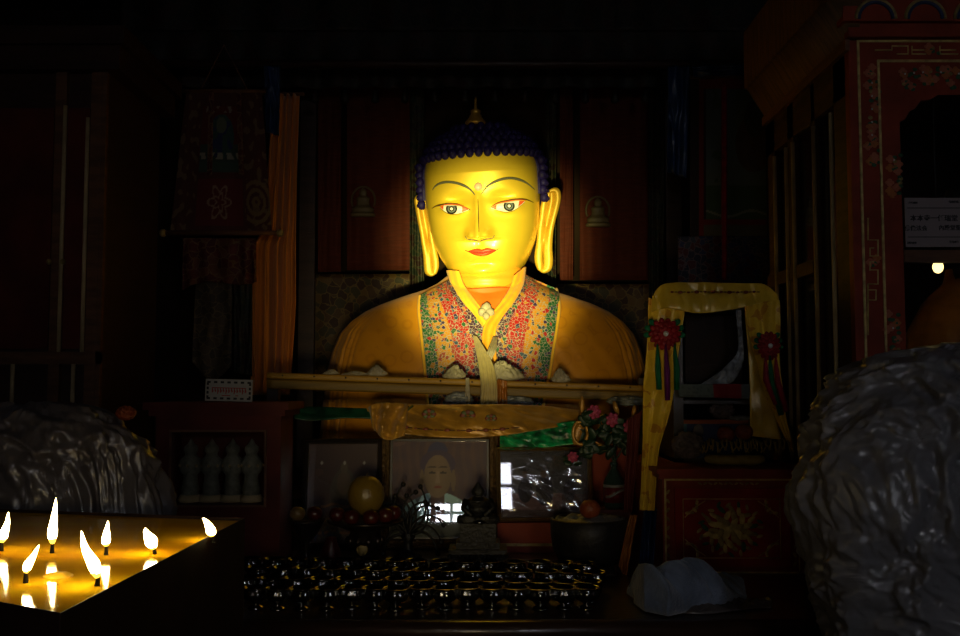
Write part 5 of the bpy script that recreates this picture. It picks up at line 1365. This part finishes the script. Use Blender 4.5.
# crown with outward slant, and painted cornice on the front
cr_ = MB()
for y0, y1, x_, z_ in ((CY0, CY1, 0, 0),):
    V_ = [(CX, CY0-.02, CZT), (CX, CY1, CZT), (CX-.06, CY1, CZT+.10), (CX-.06, CY0-.06, CZT+.10), (CX+.02, CY0-.02, CZT), (CX+.02, CY1, CZT), (CX+.02, CY1, CZT+.10), (CX+.02, CY0-.06, CZT+.10)]
    vv = [cr_.bm.verts.new(v) for v in V_]
    for q in ((0, 1, 2, 3), (4, 7, 6, 5), (0, 3, 7, 4), (1, 5, 6, 2), (3, 2, 6, 7), (0, 4, 5, 1)): cr_.face([vv[i] for i in q])
cr_.box((CX-.07, CY0-.03, CZT+.10), (CX+.02, CY1, CZT+.30))
cr_.build('slanted_crown', 'wood_crown', bc_)
lp_ = MB(); lp_.box((CX-.012, CY0-.01, CZT-.03), (CX, CY1, CZT)); lp_.build('side_moulding', 'wood_brown', bc_)
cn = multi('lacquer_maroon', 'gilt_dim', 'paint_blue', 'lacquer_red', 'paint_green')
cn.box((CX-.01, CY0-.03, CZT), (CXR, CY0, CZT+.035), 0); cn.box((CX-.03, CY0-.05, CZT+.035), (CXR, CY0, CZT+.12), 0); cn.box((CX-.05, CY0-.07, CZT+.12), (CXR, CY0, CZT+.135), 1); cn.box((CX-.07, CY0-.09, CZT+.135), (CXR, CY0, CZT+.30), 0)
for k in range(8):
    cx_ = CX+.055 + k*.13
    for rr, mi in ((.052, 1), (.045, 2)):
        cn.tube([(cx_+rr*math.cos(a), CY0-.052, CZT+.040+rr*1.1*math.sin(a)*.9) for a in [x*PI/12 for x in range(13)]], .005, mi, 6)
    cn.tube([(cx_+.055*math.cos(a), CY0-.092, CZT+.20-.05*math.sin(a)) for a in [x*PI/12 for x in range(13)]], .006, 1, 6)
    cn.ball((cx_, CY0-.09, CZT+.19), .025, 2, 10, (1, .2, .8)); cn.ball((cx_+.065, CY0-.09, CZT+.175), .012, 3, 8, (1, .3, 1))
cn.build('painted_cornice', None, bc_)
# gilt lines and paintings on the left stile
gl = MB(); YF = CY0-.002
def vline(pa, pb, r=.004): gl.tube([at(*pa, YF), at(*pb, YF)], r, 0, 6)
zt_ = cf(860, 42)
def fx_(px, py): return at(px, py, YF)
xl = fx_(862, 200).x; xr_ = fx_(882, 200).x; 
gl.box((xl-.003, YF-.002, .9), (xl+.003, YF+.003, cf(860, 40).z)); gl.box((xl, YF-.002, cf(860, 40).z-.006), (1.9, YF+.003, cf(860, 40).z)); gl.box((xr_-.003, YF-.002, .9), (xr_+.003, YF+.003, cf(882, 60).z)); gl.box((xr_, YF-.002, cf(882, 60).z-.006), (1.9, YF+.003, cf(882, 60).z))
# key-fret
def fret(pts): gl.tube([fx_(*p) for p in pts], .0022, 0, 5)
fret([(868, 218), (868, 240), (878, 240), (878, 256), (870, 256), (870, 248), (874, 248)]); fret([(874, 262), (870, 262), (870, 270), (878, 270), (878, 284), (868, 284)]); fret([(868, 284), (868, 335)]); fret([(868, 290), (876, 290), (876, 300), (868, 300)])
fret([(875, 50), (892, 50), (892, 46), (908, 46), (908, 54), (897, 54)]); fret([(912, 46), (912, 54), (926, 54)]); fret([(912, 50), (924, 50)]); fret([(940, 46), (940, 54), (958, 54)]); fret([(940, 50), (956, 50)])
gl.build('gilt_lines', 'gilt', bc_)
rg = random.Random(21)
def spray(px, py, n_, sx_, sy_):
    pf = multi('paint_pink', 'paint_orange', 'paint_green', 'gilt_dim', 'bead_white')
    for k in range(n_):
        p = fx_(px + rg.uniform(-sx_, sx_), py + rg.uniform(-sy_, sy_))
        mi = rg.choice((0, 0, 1, 2, 2, 2, 3))
        for j in range(4 if mi < 2 else 1):
            a = j*PI/2; pf.ball(p + Vector((math.cos(a)*.006, 0, math.sin(a)*.006)), .007, mi, 6, (1, .2, .8))
    if rg.random() < .5: pf.ball(fx_(px, py), .003, 4, 6)
    pf.build('painted_flower', None, bc_)
for y in range(70, 172, 13): spray(872, y, 6, 5, 5)
for y in range(160, 196, 10): spray(894, y, 5, 5, 5)
for y in range(318, 350, 10): spray(893, y, 5, 6, 5)
spray(873, 262, 5, 4, 4); spray(932, 50, 6, 5, 4)
for x in range(905, 962, 9): spray(x, 72+((x-905)/20.-1.4)**2, 4, 5, 4)
for p in ((903, 84), (908, 86), (925, 80), (932, 80), (948, 84)): spray(*p, 4, 4, 4)
# paper sign behind the glass of the upper opening
sg0 = at(904, 198, CY0-.006); sg1 = at(975, 247, CY0-.006)
sg = thing('paper_sign', 'white paper sign with two rows of dark characters on the right cabinet', 'sign', ((sg0.x+sg1.x)/2, CY0-.006, sg1.z))
MB().box((sg0.x, CY0-.008, sg1.z), (sg1.x, CY0-.0055, sg0.z)).build('sheet', 'sign_paper', sg)
def TT(px, py): return Matrix.Translation(at(px, py, CY0-.009))
add_text('writing', [('本本寺一任瑞堂', .0180, TT(934, 218.5)), ('佛像法会', .0150, TT(916, 228.5)), ('內殿堂聖', .0150, TT(950, 228)), ('參觀須知', .0060, TT(913, 203)), ('請勿拍照', .0070, TT(954, 202)), ('謝謝合作', .0060, TT(912, 243)), ('敬請合掌', .0060, TT(954, 242))], 'ink_dark', sg)
b = MB(); a_ = at(907, 208, CY0-.009); c_ = at(972, 207, CY0-.009); b.box((a_.x, CY0-.0095, a_.z-.001), (c_.x, CY0-.008, a_.z+.001)); a_ = at(908, 237, CY0-.009); b.box((a_.x, CY0-.0095, a_.z-.001), (c_.x, CY0-.008, a_.z+.001)); b.build('rule_lines', 'ink_dark', sg)
# bulb inside lower opening, orange draped figure, gilded figure
q = at(938, 267, 2.72)
lb_ = thing('cabinet_bulb', 'small lit warm bulb behind the glass of the right cabinet', 'lamp', q)
MB().ball(q, .014, n=14, sc=(1, 1, 1.25)).build('bulb', 'bulb_glow', lb_)
MB().lathe([(.008, 0), (.009, .012), (.004, .022), (0, .022)], q + Vector((0, 0, .014)), 12).build('socket', 'socket_black', lb_); MB().tube([q + Vector((0, 0, .03)), Vector((q.x, q.y, CZT-.02))], .002).build('cord', 'socket_black', lb_)
og = thing('draped_figure', 'seated figure with orange shawl inside the right cabinet', 'statue', (1.42, 3.0, 1.03))
def of(u, v):
    tab = [(0, .24), (.25, .22), (.5, .20), (.65, .165), (.76, .11), (.82, .05), (.86, .045)]
    r = ipl(tab, v*.86); a = 2*PI*u; k = 1+.05*math.sin(a*14)*(1-v); return Vector((1.45+r*k*math.cos(a), 3.0+r*.8*k*math.sin(a), 1.03+.95*v*.86))
b = MB(); b.grid(of, 90, 40, cu=True); b.build('shawl', 'ribbon_orange', og)
b = MB(); b.ball((1.45, 3.0, 1.95), .10, n=20, sc=(.9, .95, 1.15)); b.tube([(1.45, 3.0, 1.80), (1.45, 3.0, 1.90)], .045); b.ball((1.45, 3.0, 2.07), .04, n=10); b.build('head', 'bronze_dark', og)
gf = thing('gilded_figure', 'slim gilded figure seen through the side glass of the right cabinet', 'statue', (1.12, 3.02, 1.03))
def gff(u, v):
    tab = [(0, .085), (.15, .08), (.3, .055), (.45, .05), (.58, .06), (.70, .05), (.78, .022), (.82, .034), (.90, .04), (.96, .02), (1, .001)]
    r = ipl(tab, v); a = 2*PI*u; return Vector((1.12+r*math.cos(a), 3.02+r*.8*math.sin(a), 1.03+1.08*v))
b = MB(); b.grid(gff, 30, 60, cu=True)
for s_ in (-1, 1): b.tube([(1.12+s_*.05, 3.02, 1.75), (1.12+s_*.08, 2.98, 1.6), (1.12+s_*.03, 2.93, 1.58)], [.02, .018, .012], 0, 8)
b.build('figure', 'curtain_orange', gf)

# ------------------------------------------------------------------ tall cabinet on the left
LX1 = at(104, 200, 3.25).x; LY = 3.25; LX0 = -2.42; LZ = at(60, 72, LY).z
lc = thing('tall_wooden_cabinet', 'tall dark wooden cabinet with pale door beading on the left', 'cabinet', ((LX0+LX1)/2, 3.6, 0))
b = MB(); b.box((LX0, LY+.02, 0), (LX1, 3.8, LZ)); b.box((LX0, LY-.03, LZ), (LX1+.05, 3.82, LZ+.08)); b.box((LX0, LY-.05, LZ+.08), (LX1+.07, 3.84, LZ+.14)); b.build('body', 'wood_dark', lc)
def lx(px): return at(px, 250, LY).x
for k, (xa_, xb_) in enumerate(((-12, 50), (64, 86))):
    d = MB(); z1 = at(60, 108, LY).z; zm = at(60, 358, LY).z; d.box((lx(xa_), LY+.002, zm+.03), (lx(xb_), LY+.018, z1)); o = d.build('door', 'wood_red' if k == 0 else 'wood_red', lc)
    h_ = MB(); h_.ball(((lx(xb_ if k == 0 else xa_)), LY-.006, at(60, 262, LY).z), .010, n=8); h_.build('handle', 'gilt_dim', o)
b = MB(); b.box((LX0, LY, at(60, 358, LY).z-.02), (LX1, LY+.02, at(60, 358, LY).z+.02)); 
for px in (57, 93): b.box((lx(px)-.018, LY-.002, .0), (lx(px)+.018, LY+.02, LZ))
b.box((LX1-.045, LY, 0), (LX1, LY+.02, LZ)); b.build('face_frame', 'wood_brown', lc)
b = MB()
for px, y0, y1 in ((62, 106, 352), (85, 118, 352), (17, 364, 430), (77, 364, 430)): 
    x = lx(px); b.tube([(x, LY-.004, at(60, y0, LY).z), (x, LY-.004, at(60, y1, LY).z)], .007, 0, 8)
b.build('door_beading', 'trim_beige', lc)

# ------------------------------------------------------------------ plastic wrapped heaps
def heap(name, label, sections, yc, dep, m, amp, fr, nseg=220, nz=180, seed=0, rid=1.0):
    """sections: (z, x_left, x_right); closed body with rumpled film surface"""
    z0, z1 = sections[0][0], sections[-1][0]; LT = [(a, b) for a, b, c in sections]; RT_ = [(a, c) for a, b, c in sections]
    mb = MB()
    def f(u, v):
        z = z0+(z1-z0)*v; l, r = ipl(LT, z), ipl(RT_, z); a = 2*PI*u; ca, sa = math.cos(a), math.sin(a)
        top_ = math.sqrt(max(0, 1-max(0, (v-.88)/.12)**3))
        w_ = (r-l)/2; p = Vector(((l+r)/2 + w_*math.copysign(abs(ca)**.8, ca)*(.25+.75*top_), yc + dep*math.copysign(abs(sa)**.8, sa)*(.1+.9*top_), z))
        n = Vector((ca, sa, .5*(1-top_))).normalized()
        wp = Vector((noise.noise(p*4), noise.noise(p*4+Vector((9, 2, 1))), noise.noise(p*4+Vector((3, 8, 5)))))*.10
        q = Vector((p.x+.35*p.z, p.y, p.z*.6+seed)) + wp
        d = (crumple(q, fr, 5)-1.0)*amp + amp*1.5*noise.noise(Vector((p.x*3.5, p.y*3, p.z*1.6+seed)))
        k = sstep(0, .03, v); return p + n*d*k
    V_ = mb.grid(f, nseg, nz, cu=True); mb.face([r[0] for r in V_]); mb.face([r[-1] for r in V_])
    return single(name, mb, m, label, 'bundle')
HY = 1.85
def hx(px): return (px-480)/1000*HY
def hzz(py): return CAMZ + (385-py)/1000*HY
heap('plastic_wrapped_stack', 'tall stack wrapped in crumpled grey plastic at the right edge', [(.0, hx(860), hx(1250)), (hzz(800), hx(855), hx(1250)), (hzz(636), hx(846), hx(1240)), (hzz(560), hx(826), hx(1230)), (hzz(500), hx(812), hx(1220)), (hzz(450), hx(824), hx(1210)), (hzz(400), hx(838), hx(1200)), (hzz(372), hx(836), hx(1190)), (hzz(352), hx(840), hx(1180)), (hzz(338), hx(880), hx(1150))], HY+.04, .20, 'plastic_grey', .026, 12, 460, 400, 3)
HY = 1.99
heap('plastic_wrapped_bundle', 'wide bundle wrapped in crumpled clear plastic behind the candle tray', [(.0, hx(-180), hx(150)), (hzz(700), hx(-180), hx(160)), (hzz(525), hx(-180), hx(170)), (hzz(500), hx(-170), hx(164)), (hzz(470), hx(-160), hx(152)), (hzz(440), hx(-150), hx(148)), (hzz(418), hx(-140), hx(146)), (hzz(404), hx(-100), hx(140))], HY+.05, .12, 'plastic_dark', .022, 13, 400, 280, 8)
# ------------------------------------------------------------------ butter lamp tray
ZT = CAMZ-.22; far = atz(245, 518, ZT); near = atz(61, 613, ZT)
tr_ = thing('butter_tray', 'large metal tray of melted yellow butter with burning wicks, lower left', 'tray', (-.8, (far.y+near.y)/2, 0))
xr1, xr0 = far.x, near.x; xL = -1.35; yf, yn = far.y, near.y
sl = .02   # far rim drifts slightly
def quadbox(mb, P, z0, z1, m=0):
    a = [mb.bm.verts.new((x, y, z0)) for x, y in P]; b = [mb.bm.verts.new((x, y, z1)) for x, y in P]
    for f_ in (a[::-1], b): mb.face(f_, m).smooth = False
    for i in range(4): mb.face([a[i], a[(i+1) % 4], b[(i+1) % 4], b[i]], m).smooth = False
wl = MB(); th_ = .0015; zb = .72
yfL = atz(0, 509, ZT); slope = (yfL.y - yf)/(yfL.x - xr1)
ynL = atz(0, 602, ZT); slopeN = (ynL.y - yn)/(ynL.x - xr0)
FL = (xL, yf + slope*(xL-xr1)); NL = (xL, yn + slopeN*(xL-xr0))
quadbox(wl, [(xr0, yn), (xr1, yf), (xr1-th_, yf), (xr0-th_, yn)], zb, ZT)
quadbox(wl, [FL, (xr1, yf), (xr1, yf-th_), (FL[0], FL[1]-th_)], zb, ZT)
quadbox(wl, [NL, (xr0, yn), (xr0, yn+th_), (NL[0], NL[1]+th_)], zb, ZT)
quadbox(wl, [NL, FL, (FL[0]+th_, FL[1]), (NL[0]+th_, NL[1])], zb, ZT)
quadbox(wl, [NL, (xr0, yn), (xr1, yf), FL], zb-.01, zb)
wl.build('tray_wall', 'tray_metal', tr_)
ZB = ZT-.005
bu = MB(); quadbox(bu, [(NL[0]+th_, NL[1]+th_), (xr0-th_, yn+th_), (xr1-th_, yf-th_), (FL[0]+th_, FL[1]-th_)], ZB-.05, ZB); bu.build('melted_butter', 'butter', tr_)
sdn = MB()
for x in (xL+.03, -.52):
    for y in (yn+.05, yf-.08): sdn.box((x, y, 0), (x+.04, y+.04, zb-.01))
sdn.build('stand_leg', 'tray_metal', tr_)
FLM = [((1.4, 551), [(1.5, 543), (3, 536), (7, 524), (8.5, 512)], 5.4, 'upright flame at the left edge of the tray'),
       ((52, 553), [(52.5, 545), (52.5, 532), (54.5, 515), (56, 498)], 5.6, 'tallest upright flame in the back half of the tray'),
       ((25.7, 583), [(25.7, 574), (28, 565), (34, 555), (39, 545)], 5.2, 'flame leaning right at the left of the tray'),
       ((96.7, 586), [(98, 579), (94, 565), (85, 548), (81.5, 531)], 7.2, 'long flame leaning left near the middle of the tray'),
       ((106, 555), [(106.4, 547), (106, 540), (107, 530), (108, 521)], 5.2, 'short upright flame behind the long leaning one'),
       ((155, 554), [(154, 550), (151, 541), (147, 534), (145, 528)], 7.4, 'broad short flame right of the middle'),
       ((213, 540), [(212, 537), (211, 531), (207, 523), (203, 518)], 5.8, 'curved flame nearest the right corner of the tray')]
for (bx_, by), sp_, wd, lab in FLM:
    p = atz(bx_, by, ZB); Yd = p.y; t = thing('burning_wick', lab, 'flame', p, 'burning wicks in the butter tray')
    P = [at(x, y, Yd) for x, y in sp_]; kk = Yd/1000
    MB().tube([p - Vector((0, 0, .004)), (p+P[0])/2, P[0] + Vector((0, 0, .004))], [.0035, .0028, .002], 0, 8).build('wick', 'wick_black', t)
    fl = multi('flame_core', 'flame_foot'); n_ = 26; pts = []; rr = []
    for i in range(n_+1):
        s_ = i/n_; pts.append(catmull(P, s_)); rr.append(max(.0002, .82*wd*kk*(math.sin(PI*min(1, s_/.36)/2)**.7 if s_ < .36 else ((1-s_)/.64)**.85)))
    fl.tube(pts, rr, 0, 14)
    for f_ in fl.bm.faces:
        c_ = f_.calc_center_median(); 
        if (c_.z - P[0].z) < .13*(P[-1].z-P[0].z): f_.material_index = 1
    fl.build('flame', None, t)
p = atz(58, 577, ZB); single('butter_lump', MB().ball(p + Vector((0, 0, .001)), .016, n=16, sc=(1, .9, .3), wob=.3), 'wax_yellow', 'pale yellow lump of butter floating near the leaning flame', 'butter')
